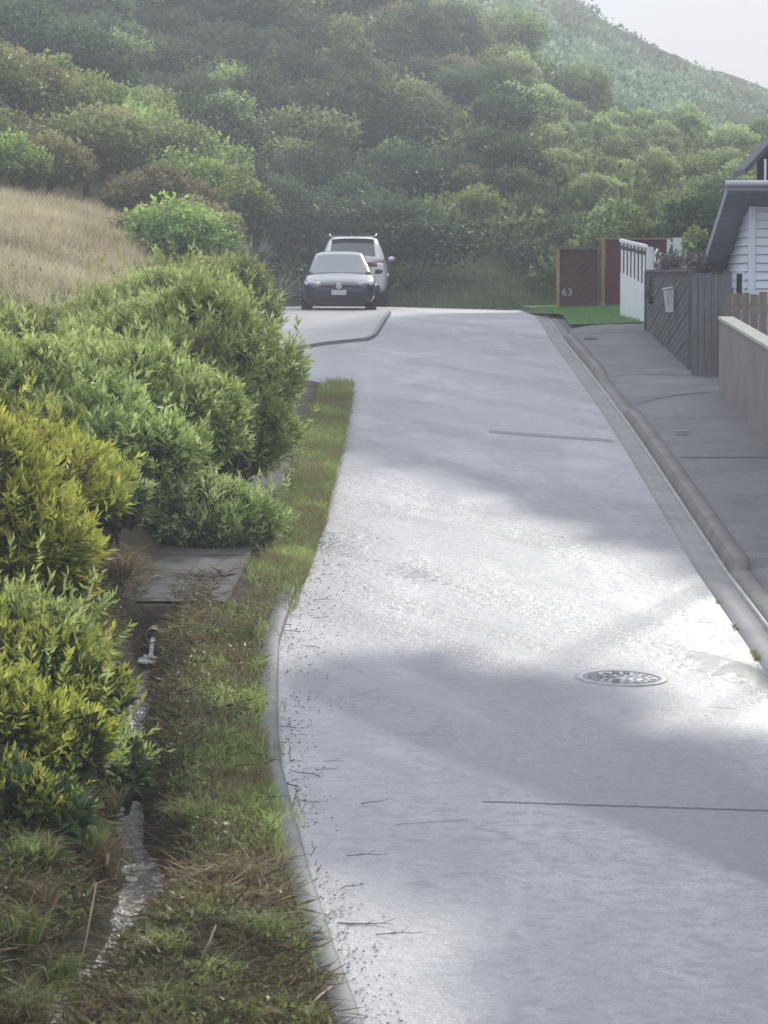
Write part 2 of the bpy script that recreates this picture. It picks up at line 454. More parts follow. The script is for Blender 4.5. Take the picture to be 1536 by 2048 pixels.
def bush_mesh(name, lobes, shoots, seed, leaf=(0.08, 0.13), wid=0.026, per=9, zmin=0.02):
    r = np.random.default_rng(seed)
    sub = list(lobes)
    for L in lobes:                                            # smaller secondary lobes break up the outline
        for _ in range(7):
            d = unit(r.normal(size=(1, 3)))[0]; d[2] = abs(d[2]) * .9 - .15
            f = r.uniform(.24, .44)
            sub.append((L[0] + d[0] * L[3] * .92, L[1] + d[1] * L[4] * .92, L[2] + d[2] * L[5] * .95, L[3] * f, L[4] * f, L[5] * f * 1.15))
    P, N, q = lobes_points(sub, shoots, r, (0.62, 1.06))
    wild = r.random(len(P)) < 0.05
    P[wild] += (N[wild] * .6 + np.array([0, 0, .8])) * r.uniform(.05, .28, wild.sum())[:, None]
    ok = P[:, 2] > zmin
    P, N, q = P[ok], N[ok], q[ok]
    ax = unit(N * 0.75 + np.array([0, 0, 0.65]) + r.normal(size=P.shape) * 0.28)
    n = len(P)
    clump = 0.5 + 0.5 * np.sin(P[:, 0] * 4.1 + seed) * np.sin(P[:, 1] * 3.7 + seed * 2) * np.cos(P[:, 2] * 4.3)
    Vs, Fs, Ts, off = [], [], [], 0
    for i in range(per):
        t = (i + 0.5) / per
        base = P + ax * ((t - 0.5) * 0.17)
        rnd = unit(np.cross(ax, unit(r.normal(size=P.shape))))
        D = unit(ax * (0.25 + 0.9 * t) + rnd * (0.95 - 0.55 * t))
        ln = r.uniform(leaf[0], leaf[1], n) * (1.0 - 0.25 * abs(t - 0.5))
        V, F = leaf_quads(base, D, ln, ln * wid / 0.1 * r.uniform(0.8, 1.2, n), 0.3, r)
        Vs.append(V); Fs.append(F + off); off += len(V)
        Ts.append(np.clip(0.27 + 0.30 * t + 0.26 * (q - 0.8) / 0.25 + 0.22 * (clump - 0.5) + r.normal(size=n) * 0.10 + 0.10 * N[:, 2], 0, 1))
    return np_mesh(name, np.concatenate(Vs), np.concatenate(Fs), np.concatenate(Ts))

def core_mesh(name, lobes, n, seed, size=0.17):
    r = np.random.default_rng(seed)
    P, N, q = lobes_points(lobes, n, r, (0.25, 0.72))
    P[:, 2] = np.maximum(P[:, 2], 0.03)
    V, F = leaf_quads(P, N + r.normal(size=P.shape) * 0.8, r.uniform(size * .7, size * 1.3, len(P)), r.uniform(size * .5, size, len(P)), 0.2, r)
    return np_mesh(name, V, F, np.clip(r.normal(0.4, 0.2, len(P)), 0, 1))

def stems_mb(lobes, seed, n=7, rad=0.018):
    rr = random.Random(seed); mb = MB()
    for i in range(n):
        L = lobes[rr.randrange(len(lobes))]
        b = Vector((L[0] * 0.5 + rr.uniform(-.2, .2), L[1] * 0.5 + rr.uniform(-.2, .2), -0.15))
        e = Vector((L[0] + rr.uniform(-.5, .5) * L[3], L[1] + rr.uniform(-.5, .5) * L[4], L[2] + rr.uniform(-.2, .6) * L[5]))
        m = (b + e) / 2 + Vector((rr.uniform(-.1, .1), rr.uniform(-.1, .1), rr.uniform(0, .15)))
        mb.tube([b, m, e], [rad, rad * .75, rad * .35], 6)
    return mb

def crown_mesh(name, W, H, seed, nl=16, n=3600, size=0.15, z0=0.25, flat=0.55):
    r = np.random.default_rng(seed)
    lobes = []
    for i in range(nl):
        a = r.uniform(0, 2 * math.pi); rad = W * 0.5 * math.sqrt(r.uniform(0, 1)) * 0.82
        h = z0 * H + H * (1 - z0) * r.uniform(0.22, 0.80) * (1 - 0.38 * (rad / (W * 0.33)) ** 2 * 0.6)
        s = W * r.uniform(0.09, 0.26)
        lobes.append((rad * math.cos(a), rad * math.sin(a), h, s, s, s * r.uniform(0.6, 0.85)))
    lobes.append((0, 0, H * 0.72, W * .26, W * .26, H * .24))
    P, N, q = lobes_points(lobes, n, r, (0.50, 1.22))
    n = len(P)
    D = unit(N * 0.5 + r.normal(size=P.shape) * 0.7 + np.array([0, 0, 0.25]))
    ln = r.uniform(size * .6, size * 1.4, n)
    V, F = leaf_quads(P, D, ln, ln * r.uniform(.45, .85, n), 0.2, r)
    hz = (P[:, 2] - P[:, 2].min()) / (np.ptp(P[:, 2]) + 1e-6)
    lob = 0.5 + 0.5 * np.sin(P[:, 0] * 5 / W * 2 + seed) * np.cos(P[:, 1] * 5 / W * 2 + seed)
    T = np.clip(0.10 + 0.34 * hz + 0.25 * (q - 0.6) / 0.45 + 0.20 * N[:, 2] + 0.12 * lob + r.normal(size=n) * 0.10, 0, 1)  # upper, outer leaves tinted lighter, painting sunlit tops into the colour
    return np_mesh(name, V, F, T), lobes

def trunk_mesh(name, lobes, H, seed, rad=0.09):
    rr = random.Random(seed); mb = MB()
    top = Vector((rr.uniform(-.15, .15), rr.uniform(-.15, .15), H * 0.62))
    mb.tube([(0, 0, -0.5), (rr.uniform(-.05, .05), rr.uniform(-.05, .05), H * 0.25), top], [rad * 1.3, rad, rad * .5], 8)
    for L in lobes[:6]:
        s = Vector((0, 0, H * rr.uniform(0.18, 0.4)))
        e = Vector(L[:3])
        mb.tube([s, (s + e) / 2 + Vector((0, 0, -.08 * H * 0.5)), e], [rad * .6, rad * .4, rad * .15], 6)
    return mb.mesh(name)

def blades(P, ln, wd, lean, r, tint):
    n = len(P)
    a = r.uniform(0, 2 * math.pi, n)
    out = np.stack([np.cos(a), np.sin(a), np.zeros(n)], 1)
    side = np.stack([-np.sin(a), np.cos(a), np.zeros(n)], 1)
    b = r.uniform(0, 2 * math.pi, n)
    side = side * np.cos(b)[:, None] + out * np.sin(b)[:, None]
    up = np.array([0, 0, 1.0])
    ln = np.asarray(ln)[:, None]; lean = np.asarray(lean)[:, None]; wd = np.asarray(wd)[:, None]
    m = P + up * ln * (0.62 - 0.2 * lean) + out * ln * lean * 0.35
    t = m + up * ln * (0.38 - 0.42 * lean) + out * ln * lean * 0.65
    V = np.stack([P - side * wd * .5, P + side * wd * .5, m + side * wd * .4, m - side * wd * .4, t + side * wd * .08, t - side * wd * .08], 1).reshape(-1, 3)
    i = np.arange(n)[:, None] * 6
    F = np.concatenate([i + np.array([[0, 1, 2, 3]]), i + np.array([[3, 2, 4, 5]])], 1).reshape(-1, 4)
    return V, F, np.repeat(tint, 2)

def grass_obj(name, P, ln, wd, lean, mat, r, label, cat, tint=None):
    n = len(P)
    if tint is None: tint = np.clip(r.normal(0.5, 0.2, n), 0, 1)
    V, F, T = blades(P, ln, wd, lean, r, tint)
    o = link(name, np_mesh(name, V, F, T), mat)
    return tag(o, label, cat, None, 'stuff')

# ================================================================== SETTING
# ---- road
Ys = np.concatenate([np.arange(7, 30, 0.25), np.arange(30, 96, 0.5)])
def left_edge(Y):
    return np.where(Y < 49.3, LEFT(np.minimum(Y, 49.4)), -7.0)
cols = np.linspace(0, 1, 25)
Yg = Ys[:, None] * np.ones_like(cols)[None]
# two sheets: the lane itself and the side opening / turning area at the top
XL = LEFT(np.minimum(Ys, 49.4)) - 0.02
XR = INNER(np.minimum(Ys, 74)) + np.where(Ys > 74, (Ys - 74) * 0.02, 0)
Xg = XL[:, None] + (XR - XL)[:, None] * cols[None]
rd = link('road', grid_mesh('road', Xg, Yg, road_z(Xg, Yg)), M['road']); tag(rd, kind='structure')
Y2 = np.arange(49.42, 96, 0.5); c2 = np.linspace(0, 1, 9)
X2 = -7 + (LEFT(np.minimum(Y2, 49.4)) - 0.02 + 7)[:, None] * c2[None]
Yg2 = Y2[:, None] * np.ones_like(c2)[None]
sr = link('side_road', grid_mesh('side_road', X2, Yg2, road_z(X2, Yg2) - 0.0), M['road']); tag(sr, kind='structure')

# ---- right hand channel, kerb, footpath
def kerb_h(Y):
    return 0.015 + 0.115 * (sm(Y, 28.6, 29.4) * (1 - sm(Y, 45.6, 46.6)) + sm(Y, 52.2, 53.2) * (1 - sm(Y, 63.5, 65)))
YR = np.concatenate([np.arange(8, 30, 0.3), np.arange(30, 75.6, 0.3)])
XI = INNER(YR)
zI = road_z(XI, YR)
kh = kerb_h(YR)
def ribbon(name, secs, mat, Y=YR):
    X = np.stack([s[0] for s in secs], 1); Z = np.stack([s[1] for s in secs], 1)
    Yg = np.repeat(Y[:, None], len(secs), 1)
    o = link(name, grid_mesh(name, X, Yg, Z, smooth=False), mat); tag(o, kind='structure'); return o
ribbon('gutter', [(XI, zI - 0.05), (XI, zI + 0.005), (XI + 0.14, zI - 0.012), (XI + 0.262, zI - 0.028), (XI + 0.275, zI - 0.006), (XI + 0.300, zI - 0.004), (XI + 0.305, zI - 0.05)], M['gutter'])
YF = np.concatenate([np.arange(8, 75.6, 0.1)]); XF = INNER(YF); zF = road_z(XF, YF)
def kerb_top(Y): return 0.022 + 0.098 * (sm(Y, 28.9, 29.0) * (1 - sm(Y, 45.2, 46.4)) + sm(Y, 52.2, 53.4) * (1 - sm(Y, 63.2, 64.6)))
kt = kerb_top(YF)
ribbon('kerb', [(XF + 0.306, zF - 0.06), (XF + 0.312, zF + 0.0 * kt), (XF + 0.350, zF + kt - 0.006), (XF + 0.362, zF + kt), (XF + 0.490, zF + kt + 0.002), (XF + 0.4945, zF - 0.05)], M['kerb'], YF)
ribbon('footpath', [(XF + 0.495, zF - 0.05), (XF + 0.495, zF + kt + 0.001), (XF + 0.60, zF + np.maximum(kt + .003, .05)), (XF + 0.9, zF + np.maximum(.11, kt + .006)), (XF + 1.3, zF + 0.14), (XF + 2.6, zF + 0.165)], M['path'], YF)
M['lip'] = concrete('wet_channel_lip', (0.22, 0.22, 0.22), (0.36, 0.36, 0.355), 0.7, 4)
ribbon('gutter_lip', [(XF + 0.268, zF - 0.03), (XF + 0.270, zF + 0.0), (XF + 0.300, zF + 0.002), (XF + 0.303, zF - 0.03)], M['lip'], YF)
def path_z(X, Y):
    return road_z(INNER(Y), Y) + 0.135 + 0 * X
M['jointm'] = simple('joint_dark', (0.05, 0.05, 0.053), 0.9)
# footpath joints
for i, (px0, py0, px1, py1) in enumerate([(1205, 745, 1440, 757), (1240, 800, 1420, 786), (1335, 916, 1536, 918), (1160, 668, 1290, 664)]):
    a = gp(px0, py0, 0.12); b = gp(px1, py1, 0.14)
    mb = MB(); w = 0.035 + 0.015 * (i % 2)
    za, zb = path_z(a[0], a[1]) + 0.002, path_z(b[0], b[1]) + 0.026
    mb.poly([(a[0] + .15, a[1] - w, za), (b[0], b[1] - w, zb), (b[0], b[1] + w, zb), (a[0] + .15, a[1] + w, za)])
    tag(mb.build('path_joint', M['jointm']), kind='structure')

# ---- left kerb
YK = np.arange(8, 49.4, 0.25)
LK = LEFT(YK); zk = road_z(LK, YK)
wob = 0.004 * np.sin(YK * 1.3) + 0.003 * np.sin(YK * 4.1)
ribbon('kerb', [(LK - 0.006, zk - 0.04), (LK - 0.010, zk + 0.035 + wob), (LK - 0.030, zk + 0.052 + wob), (LK - 0.135, zk + 0.056 + wob), (LK - 0.15, zk - 0.05)], M['kerbdark'], YK)

# ---- left verge terrain (near)
yy = np.concatenate([np.arange(7, 27, 0.06), np.arange(27, 49.5, 0.2)])
uu = np.concatenate([np.arange(0.1, 2.4, 0.035), np.arange(2.4, 6, 0.15), np.arange(6, 40, 1.0)])
Yg = yy[:, None] * np.ones_like(uu)[None]; Xg = LEFT(yy)[:, None] - uu[None]
vg = link('verge_ground', grid_mesh('verge_ground', Xg, Yg, left_z(Xg, Yg)), M['soil']); tag(vg, kind='structure')
yy = np.arange(49.3, 105, 0.4)
xx = np.concatenate([np.arange(-2.9, -12, -0.2), np.arange(-12, -60, -1.0)])
Xg, Yg = np.meshgrid(xx, yy)
bk = link('bank_ground', grid_mesh('bank_ground', Xg, Yg, left_z(Xg, Yg)), M['bank']); tag(bk, kind='structure')

# ---- hill
yy = np.concatenate([np.arange(82, 130, 0.8), np.arange(130, 420, 2.5)])
uu = np.linspace(-0.5, 0.6, 160)
Xg = yy[:, None] * uu[None]; Yg = yy[:, None] * np.ones_like(uu)[None]
hl = link('hill', grid_mesh('hill', Xg, Yg, hill_z(Xg, Yg) - 0.05), M['hill']); tag(hl, kind='structure')
# far ground sheet to the horizon
mb = MB(); mb.poly([(-900, -300, -1.5), (900, -300, -1.5), (900, 1500, -1.5), (-900, 1500, -1.5)])
fg = mb.build('ground', M['hill']); tag(fg, kind='structure')

# ---- island of pale pavement at the top left, with its kerb
isl = [gp(560, 704), gp(640, 690), gp(728, 681), gp(744, 672), gp(757, 652), gp(768, 636), gp(774, 627)]
isl_edge = isl + [(isl[-1][0] + 0.06, 77.0), (-0.2, 80.0), (-6.5, 80.0), (-6.5, isl[0][1] - 1.2)]
mb = MB()
top = [(x, y, float(road_z(x, y)) + 0.05) for x, y in isl_edge]
# grid the island so that it follows the crest
bm = mb.bm
f = mb.poly(top)
for yc in np.arange(58, 80, 1.0):
    g = bm.verts[:] + bm.edges[:] + bm.faces[:]
    bmesh.ops.bisect_plane(bm, geom=g, plane_co=(0, yc, 0), plane_no=(0, 1, 0))
for v in bm.verts: v.co.z = float(road_z(v.co.x, v.co.y)) + 0.05
isl_o = mb.build('pavement', M['pave']); tag(isl_o, kind='structure')
mb = MB()
for i in range(len(isl) - 1):
    (xa, ya), (xb, yb) = isl[i], isl[i + 1]
    d = Vector((xb - xa, yb - ya, 0)).normalized(); n = Vector((d.y, -d.x, 0)) * 0.11
    za, zb = float(road_z(xa, ya)), float(road_z(xb, yb))
    A = Vector((xa, ya, 0)); B = Vector((xb, yb, 0))
    mb.hexa([A + Vector((0, 0, za - .05)), B + Vector((0, 0, zb - .05)), B + Vector((0, 0, zb + .062)), A + Vector((0, 0, za + .062))],
            [A + n + Vector((0, 0, za - .05)), B + n + Vector((0, 0, zb - .05)), B + n * .8 + Vector((0, 0, zb + .062)), A + n * .8 + Vector((0, 0, za + .062))])
ik = mb.build('kerb', M['gutter']); tag(ik, kind='structure')

# ---- left footpath slabs
def path_patch(name, y0, y1, u0, u1, mat, lift=0.012):
    Yp = np.arange(y0, y1 + 0.01, (y1 - y0) / max(4, int((y1 - y0) / 0.4)))
    L = LEFT(np.minimum(Yp, 49.4)); z = road_z(L, Yp) + 0.13 + lift
    o = ribbon(name, [(L - u0, z - 0.14), (L - u0, z), (L - (u0 + u1) / 2, z + .004), (L - u1, z + 0.008), (L - u1, z - 0.14)], mat, Yp)
    return o
for y0, y1 in [(25.35, 28.2), (28.22, 31.6), (31.62, 35.4), (35.42, 39.6), (39.62, 44.2), (44.22, 48.9)]:
    path_patch('path_slab', y0, y1, 0.52, 1.45, M['slab'])
# path end face towards the ditch
mb = MB()
x0 = float(LEFT(25.3)); z0 = float(road_z(x0, 25.3))
mb.box((x0 - 1.0, 25.31, z0 - 0.12), (1.25, 0.06, 0.45))
hw = mb.build('headwall', M['slab']); tag(hw, kind='structure')

# ---- right yard ground & lawn
yy = np.arange(8, 100, 1.0); xx = np.concatenate([np.arange(5.3, 8, 0.4), np.arange(8, 60, 3.0)])
Xg, Yg = np.meshgrid(xx, yy)
yd = link('yard_ground', grid_mesh('yard_ground', Xg, Yg, base_z(Yg) + 0.03 + 0 * Xg), M['soil']); tag(yd, kind='structure')
yy = np.arange(66.3, 86, 0.4); 
def lawn_x0(Y): return INNER(np.minimum(Y, 74)) + 0.53 - 0.35 * sm(Y, 70, 73)
cc = np.linspace(0, 1, 14)
Xg = lawn_x0(yy)[:, None] + (9.0 - lawn_x0(yy))[:, None] * cc[None]; Yg = yy[:, None] * np.ones_like(cc)[None]
def lawn_z(X, Y): return road_z(INNER(np.minimum(Y, 74)), Y) + 0.138 + 0.05 * sm(X, 4, 6)
lw = link('lawn', grid_mesh('lawn', Xg, Yg, lawn_z(Xg, Yg)), M['lawn']); tag(lw, kind='structure')

# ---- road marks: trench patch, saw cut joint
M['patch'] = concrete('trench_patch', (0.055, 0.057, 0.062), (0.085, 0.087, 0.094), 0.42, 3)
M['crack'] = simple('crack_dark', (0.02, 0.02, 0.02), 0.9)
def strip_on_road(name, p0, p1, w, mat, lift, segs=14, wobble=0.0):
    a = gp(*p0); b = gp(*p1); X = np.linspace(a[0], b[0], segs); Y = np.linspace(a[1], b[1], segs)
    wv = wobble * np.array([math.sin(i * 2.1) + math.sin(i * 5.3) for i in range(segs)])
    Xg = np.stack([X, X], 1); Yg = np.stack([Y - w / 2 + wv, Y + w / 2 + wv], 1)
    o = link(name, grid_mesh(name, Xg, Yg, road_z(Xg, Yg) + lift), mat); tag(o, kind='structure'); return o
strip_on_road('road_patch', (978, 863), (1226, 882), 0.42, M['patch'], 0.004)
strip_on_road('road_joint', (965, 1604), (1560, 1623), 0.016, M['crack'], 0.005, 60, 0.004)

for (p0, p1, wv) in [((790, 1650), (935, 1641), .03), ((940, 1655), (1015, 1667), .03), ((980, 770), (1035, 768), .01), ((1415, 1414), (1470, 1418), .004), ((700, 1395), (760, 1378), .03)]:
    strip_on_road('road_crack', p0, p1, 0.008, M['jointm'], 0.005, 40, wv * .35)

# ================================================================== HILLSIDE TREES
tree_protos = {}
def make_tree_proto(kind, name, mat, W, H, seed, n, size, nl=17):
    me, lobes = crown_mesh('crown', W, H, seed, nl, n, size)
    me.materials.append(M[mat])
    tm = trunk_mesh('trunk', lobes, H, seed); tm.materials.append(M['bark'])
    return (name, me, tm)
specs = {
    'dark': ('bushy_tree', 'tree_dark', [(4.2, 3.9), (3.4, 3.6), (5.0, 4.4)]),
    'olive': ('bushy_tree', 'tree_olive', [(3.4, 3.3), (2.8, 3.0)]),
    'brown': ('shrub', 'tree_brown', [(2.8, 2.3), (2.4, 2.0)]),
    'pale': ('bushy_tree', 'tree_pale', [(2.7, 2.9), (2.3, 3.2)]),
    'green': ('bushy_tree', 'tree_green', [(3.0, 3.0), (2.6, 2.5)]),
}
si = 100
for k, (nm, mt, sizes) in specs.items():
    for (W, H) in sizes:
        si += 1
        tree_protos.setdefault(k, []).append(make_tree_proto(k, nm, mt, W, H, si, int(1000 * W * H ** .5), 0.145))

words = {'dark': 'dark green dense bushy tree', 'olive': 'dull olive green bushy tree', 'brown': 'rusty brown dry-looking shrub',
         'pale': 'pale grey-green feathery tree', 'green': 'fresh bright green rounded tree'}
def px_of(x, y, z):
    dy = y; v = (z - CAMZ)
    d = dy * CP - v * SP
    return 768 + FPX * x / d, 1024 - FPX * (dy * SP + v * CP) / d

def zone(px, py, Y):
    if px < 430 and Y < 92: return 'on the near spur above the dry grass bank'
    if px < 480: return 'high on the dark slope at the upper left'
    if 480 <= px < 850 and py > 330: return 'low on the slope behind the parked cars'
    if px < 900: return 'on the hillside high above the parked cars'
    if px >= 1080 and py > 330: return 'just behind the maroon fence at the foot of the hill'
    if px >= 900 and py > 330: return 'above the grass bank left of the maroon fence'
    return 'on the hazy slope below the skyline ridge'

def put_tree(kind, x, y, z, s, label=None):
    nm, cm, tm = random.choice(tree_protos[kind])
    root = empty(nm, (x, y, z - 0.1), random.uniform(0, 6.28))
    root.scale = (s * random.uniform(.8, 1.3), s * random.uniform(.8, 1.3), s * random.uniform(0.7, 1.2))
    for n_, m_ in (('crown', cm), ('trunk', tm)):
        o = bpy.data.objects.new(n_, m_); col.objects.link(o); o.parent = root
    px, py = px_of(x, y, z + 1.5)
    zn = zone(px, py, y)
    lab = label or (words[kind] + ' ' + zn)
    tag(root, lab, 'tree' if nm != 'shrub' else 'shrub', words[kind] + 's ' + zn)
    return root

def kind_at(px, py, Y):
    q = random.random()
    if px < 430 and Y < 92:
        if py < 330 - 0.0 * px and py < 60 + 0.95 * px: return 'green' if q < .75 else 'olive'
        return 'brown' if q < .62 else ('olive' if q < .85 else 'green')
    if px > 1150 and py > 320: return 'pale' if q < .4 else ('olive' if q < .75 else 'dark')
    if px > 1000 and py < 330: return 'pale' if q < .45 else ('olive' if q < .7 else ('brown' if q < .88 else 'dark'))
    if 760 < px < 1000 and py < 330: return 'brown' if q < .35 else ('olive' if q < .75 else 'dark')
    if px < 480 and py < 420: return 'dark' if q < .6 else ('green' if q < .8 else 'olive')
    if 430 < px < 790 and 190 < py < 450: return 'dark' if q < .9 else 'olive'  # mostly dark trees, their leaf colour standing in for the shaded slope
    return 'dark' if q < .62 else ('olive' if q < .9 else 'green')

placed = []
def try_place(x, y, s, mind):
    for (a, b, c) in placed:
        if (a - x) ** 2 + (b - y) ** 2 < (0.5 * (mind + c)) ** 2: return False
    placed.append((x, y, mind)); return True

# near spur on the left (beyond the dry grass bank)
cnt = 0
for _ in range(1600):
    y = random.uniform(56, 96); x = random.uniform(-0.16 * y, -3.8)
    z = float(land_z(x, y)); px, py = px_of(x, y, z)
    if px < -120 or px > 520: continue
    if y < 64.8 and px < 325 + random.uniform(-15, 15): continue
    if px > 560: continue
    if not try_place(x, y, 1, 1.75): continue
    put_tree(kind_at(px, py - 60, y), x, y, z, random.uniform(0.62, 0.95) * (0.85 if px > 300 else 1)); cnt += 1
    if cnt > 66: break
# main hillside
cnt = 0
for _ in range(9000):
    y = 92 + 62 * random.random() ** 1.1; x = random.uniform(-0.15, 0.15) * y
    z = float(hill_z(x, y)); px, py = px_of(x, y, z)
    if px < -90 or px > 1640 or py < -160: continue
    if 770 < px < 1110 and y < 101: continue                # open grass slope beside the cars
    if px > 1080 and y < 93: continue
    if float(left_z(x, min(y, 104))) > z + 1 and x < -3: continue
    d = 2.0 + 0.006 * (y - 92)
    if not try_place(x, y, 1, d): continue
    k = kind_at(px, py - 70, y)
    put_tree(k, x, y, z, random.uniform(0.60, 1.05) * (0.82 if px > 1050 else 1.0)); cnt += 1
    if cnt > 238: break
print('trees', len(placed))

# far scrub that reads as one mass
r = np.random.default_rng(31)
n0 = 5200
y = 150 + 92 * r.random(n0) ** 0.9; x = r.uniform(-0.17, 0.17, n0) * y
z = hill_z(x, y)
S = r.uniform(0.5, 1.25, n0) * (0.8 + 0.4 * (fbm(x, y, 0.2) > 0))
per = 84
k = np.repeat(np.arange(n0), per)
d = unit(r.normal(size=(n0 * per, 3))); d[:, 2] = np.abs(d[:, 2])
P = np.stack([x[k], y[k], z[k]], 1) + d * S[k][:, None] * np.array([1.0, 1.0, 1.05]) * r.uniform(0.6, 1.05, n0 * per)[:, None]
ln = r.uniform(0.14, 0.32, len(P)) * S[k]
V, F = leaf_quads(P, d + r.normal(size=d.shape) * 0.7, ln, ln * 0.7, 0.2, r)
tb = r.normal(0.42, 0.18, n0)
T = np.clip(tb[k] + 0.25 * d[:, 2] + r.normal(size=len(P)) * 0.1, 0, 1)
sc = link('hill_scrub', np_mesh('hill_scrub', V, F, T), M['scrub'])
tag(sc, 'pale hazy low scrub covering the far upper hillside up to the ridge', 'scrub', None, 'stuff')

# undergrowth between the hillside trees
n0 = 3600
y = 90 + 66 * r.random(n0); x = r.uniform(-0.16, 0.16, n0) * y
ok = ~((x / y > 0.0) & (x / y < 0.056) & (y < 97.5)) & ~((x / y > 0.05) & (y < 92)); x, y = x[ok], y[ok]
z = land_z(x, y); n0 = len(x); S = r.uniform(0.6, 1.55, n0); per = 90
k = np.repeat(np.arange(n0), per)
d = unit(r.normal(size=(n0 * per, 3))); d[:, 2] = np.abs(d[:, 2])
P = np.stack([x[k], y[k], z[k]], 1) + d * S[k][:, None] * r.uniform(0.5, 1.05, n0 * per)[:, None]
ln = r.uniform(0.15, 0.36, len(P))
V, F = leaf_quads(P, d + r.normal(size=d.shape) * 0.7, ln, ln * 0.6, 0.2, r)
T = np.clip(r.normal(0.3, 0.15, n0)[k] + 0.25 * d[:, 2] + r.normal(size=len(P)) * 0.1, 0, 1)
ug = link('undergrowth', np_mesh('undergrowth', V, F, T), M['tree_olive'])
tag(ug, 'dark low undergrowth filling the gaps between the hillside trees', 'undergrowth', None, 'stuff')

# flax and sword-leaved plants
def flax_mesh(name, seed, n=70, L=1.3):
    rr = np.random.default_rng(seed)
    a = rr.uniform(0, 2 * math.pi, n); lean = rr.uniform(0.15, 1.0, n) ** 0.8
    Vs, Fs, Ts = [], [], []
    segs = 5
    for i in range(n):
        out = np.array([math.cos(a[i]), math.sin(a[i]), 0]); side = np.array([-out[1], out[0], 0])
        l = L * rr.uniform(0.65, 1.1); w = 0.05 * rr.uniform(0.8, 1.2)
        p = out * 0.06; ang = 0.15 + lean[i] * 0.55
        base = len(Vs)
        for sgi in range(segs + 1):
            t = sgi / segs
            ww = w * (0.7 + 0.6 * t) * (1 - t ** 3) + 0.004
            Vs.append(p - side * ww); Vs.append(p + side * ww)
            ang += lean[i] * 0.26
            p = p + (out * math.sin(ang) + np.array([0, 0, math.cos(ang)])) * l / segs
        for sgi in range(segs):
            b = base + sgi * 2
            Fs.append([b, b + 1, b + 3, b + 2]); Ts.append(float(np.clip(0.25 + 0.4 * sgi / segs + rr.normal() * 0.15, 0, 1)))
    return np_mesh(name, np.array(Vs), np.array(Fs), np.array(Ts))
flax_me = [flax_mesh('blade_fan', s) for s in (1, 2, 3)]
for m_ in flax_me: m_.materials.append(M['flax'])
flax_spots = [(410, 470, 74, 1.0, 'silvery sword-leaved flax on the bank between the dry grass and the dark slope'),
              (455, 480, 76, 0.75, 'lower flax clump right of the silvery one above the foreground bushes'),
              (545, 545, 82, 1.0, 'grey-green flax with arching leaves just left of the parked cars'),
              (600, 560, 88, 0.95, 'flax half hidden behind the left side of the dark car'),
              (575, 520, 92, 1.1, 'tall flax behind the arching one left of the parked cars'),
              (800, 560, 92, 0.6, 'flax clump close to the right side of the white car'),
              (850, 520, 97, 0.75, 'large spreading flax on the grass bank right of the white car'),
              (830, 590, 91, 0.6, 'small flax tuft at the foot of the grass bank'),
              (505, 500, 79, 0.85, 'flax under the dark trees above the end of the foreground bushes'),
              (350, 490, 71, 0.7, 'flax at the right end of the dry grass bank')]
for i, (px, py, Y, s, lab) in enumerate(flax_spots):
    p = at(px, py, Y); z = float(land_z(p.x, Y)) if Y > 86 or p.x < -3 else float(road_z(p.x, Y))
    o = empty('flax_plant', (p.x, Y, z - 0.05), i * 1.3); o.scale = (s,) * 3
    b = bpy.data.objects.new('leaves', flax_me[i % 3]); col.objects.link(b); b.parent = o
    tag(o, lab, 'flax plant', 'flax plants along the foot of the slope')

# ================================================================== GRASS
r = np.random.default_rng(5)
# dry grass bank
n = 110000
y = r.uniform(38, 66.5, n); x = r.uniform(-13, -3.3, n)
ok = (x > -0.15 * y) & ((y > 49) | (x < -3.9)) & (x < -0.070 * y - .1 * np.sin(y * 2.2)) & (fbm(x, y, 0.9, 4) > -0.9); x, y = x[ok], y[ok]
P = np.stack([x, y, left_z(x, y) - 0.02], 1); n = len(P)
tint = np.clip(0.5 + 0.28 * fbm(x, y, 0.8) + r.normal(size=n) * 0.15, 0, 1)
grass_obj('dry_grass', P, r.uniform(0.12, 0.46, n), r.uniform(0.007, 0.014, n), r.uniform(0.3, 1.0, n), M['drygrass'], r,
          'pale straw coloured long dry grass on the bank at the upper left', 'dry grass', tint)
# green slope beside the cars
n = 42000
y = r.uniform(84, 103, n); x = r.uniform(-0.05, 0.075, n) * y
z = np.maximum(hill_z(x, y), np.where(y < 96, road_z(x, y) - 0.02, -9))
ok = (y > 87.5) | (x < -2.4) ; 
P = np.stack([x, y, z - 0.02], 1)[ok]; n = len(P)
tint = np.clip(0.42 + 0.25 * fbm(P[:, 0], P[:, 1], 0.6) + r.normal(size=n) * 0.16, 0, 1)
grass_obj('bank_grass', P, r.uniform(0.08, 0.30, n), r.uniform(0.010, 0.02, n), r.uniform(0.2, 0.9, n), M['bankgrass'], r,
          'green grass on the slope between the white car and the maroon fence', 'grass', tint)
# lawn
n = 16000
y = r.uniform(66.4, 78, n); x = r.uniform(3.4, 6.5, n); ok = x > lawn_x0(y) + 0.02; x, y = x[ok], y[ok]
P = np.stack([x, y, lawn_z(x, y) - 0.005], 1); n = len(P)
grass_obj('lawn_grass', P, r.uniform(0.04, 0.11, n), r.uniform(0.006, 0.012, n), r.uniform(0.1, 0.7, n), M['lawngrass'], r,
          'short green lawn in front of the maroon panel with the number', 'lawn grass')
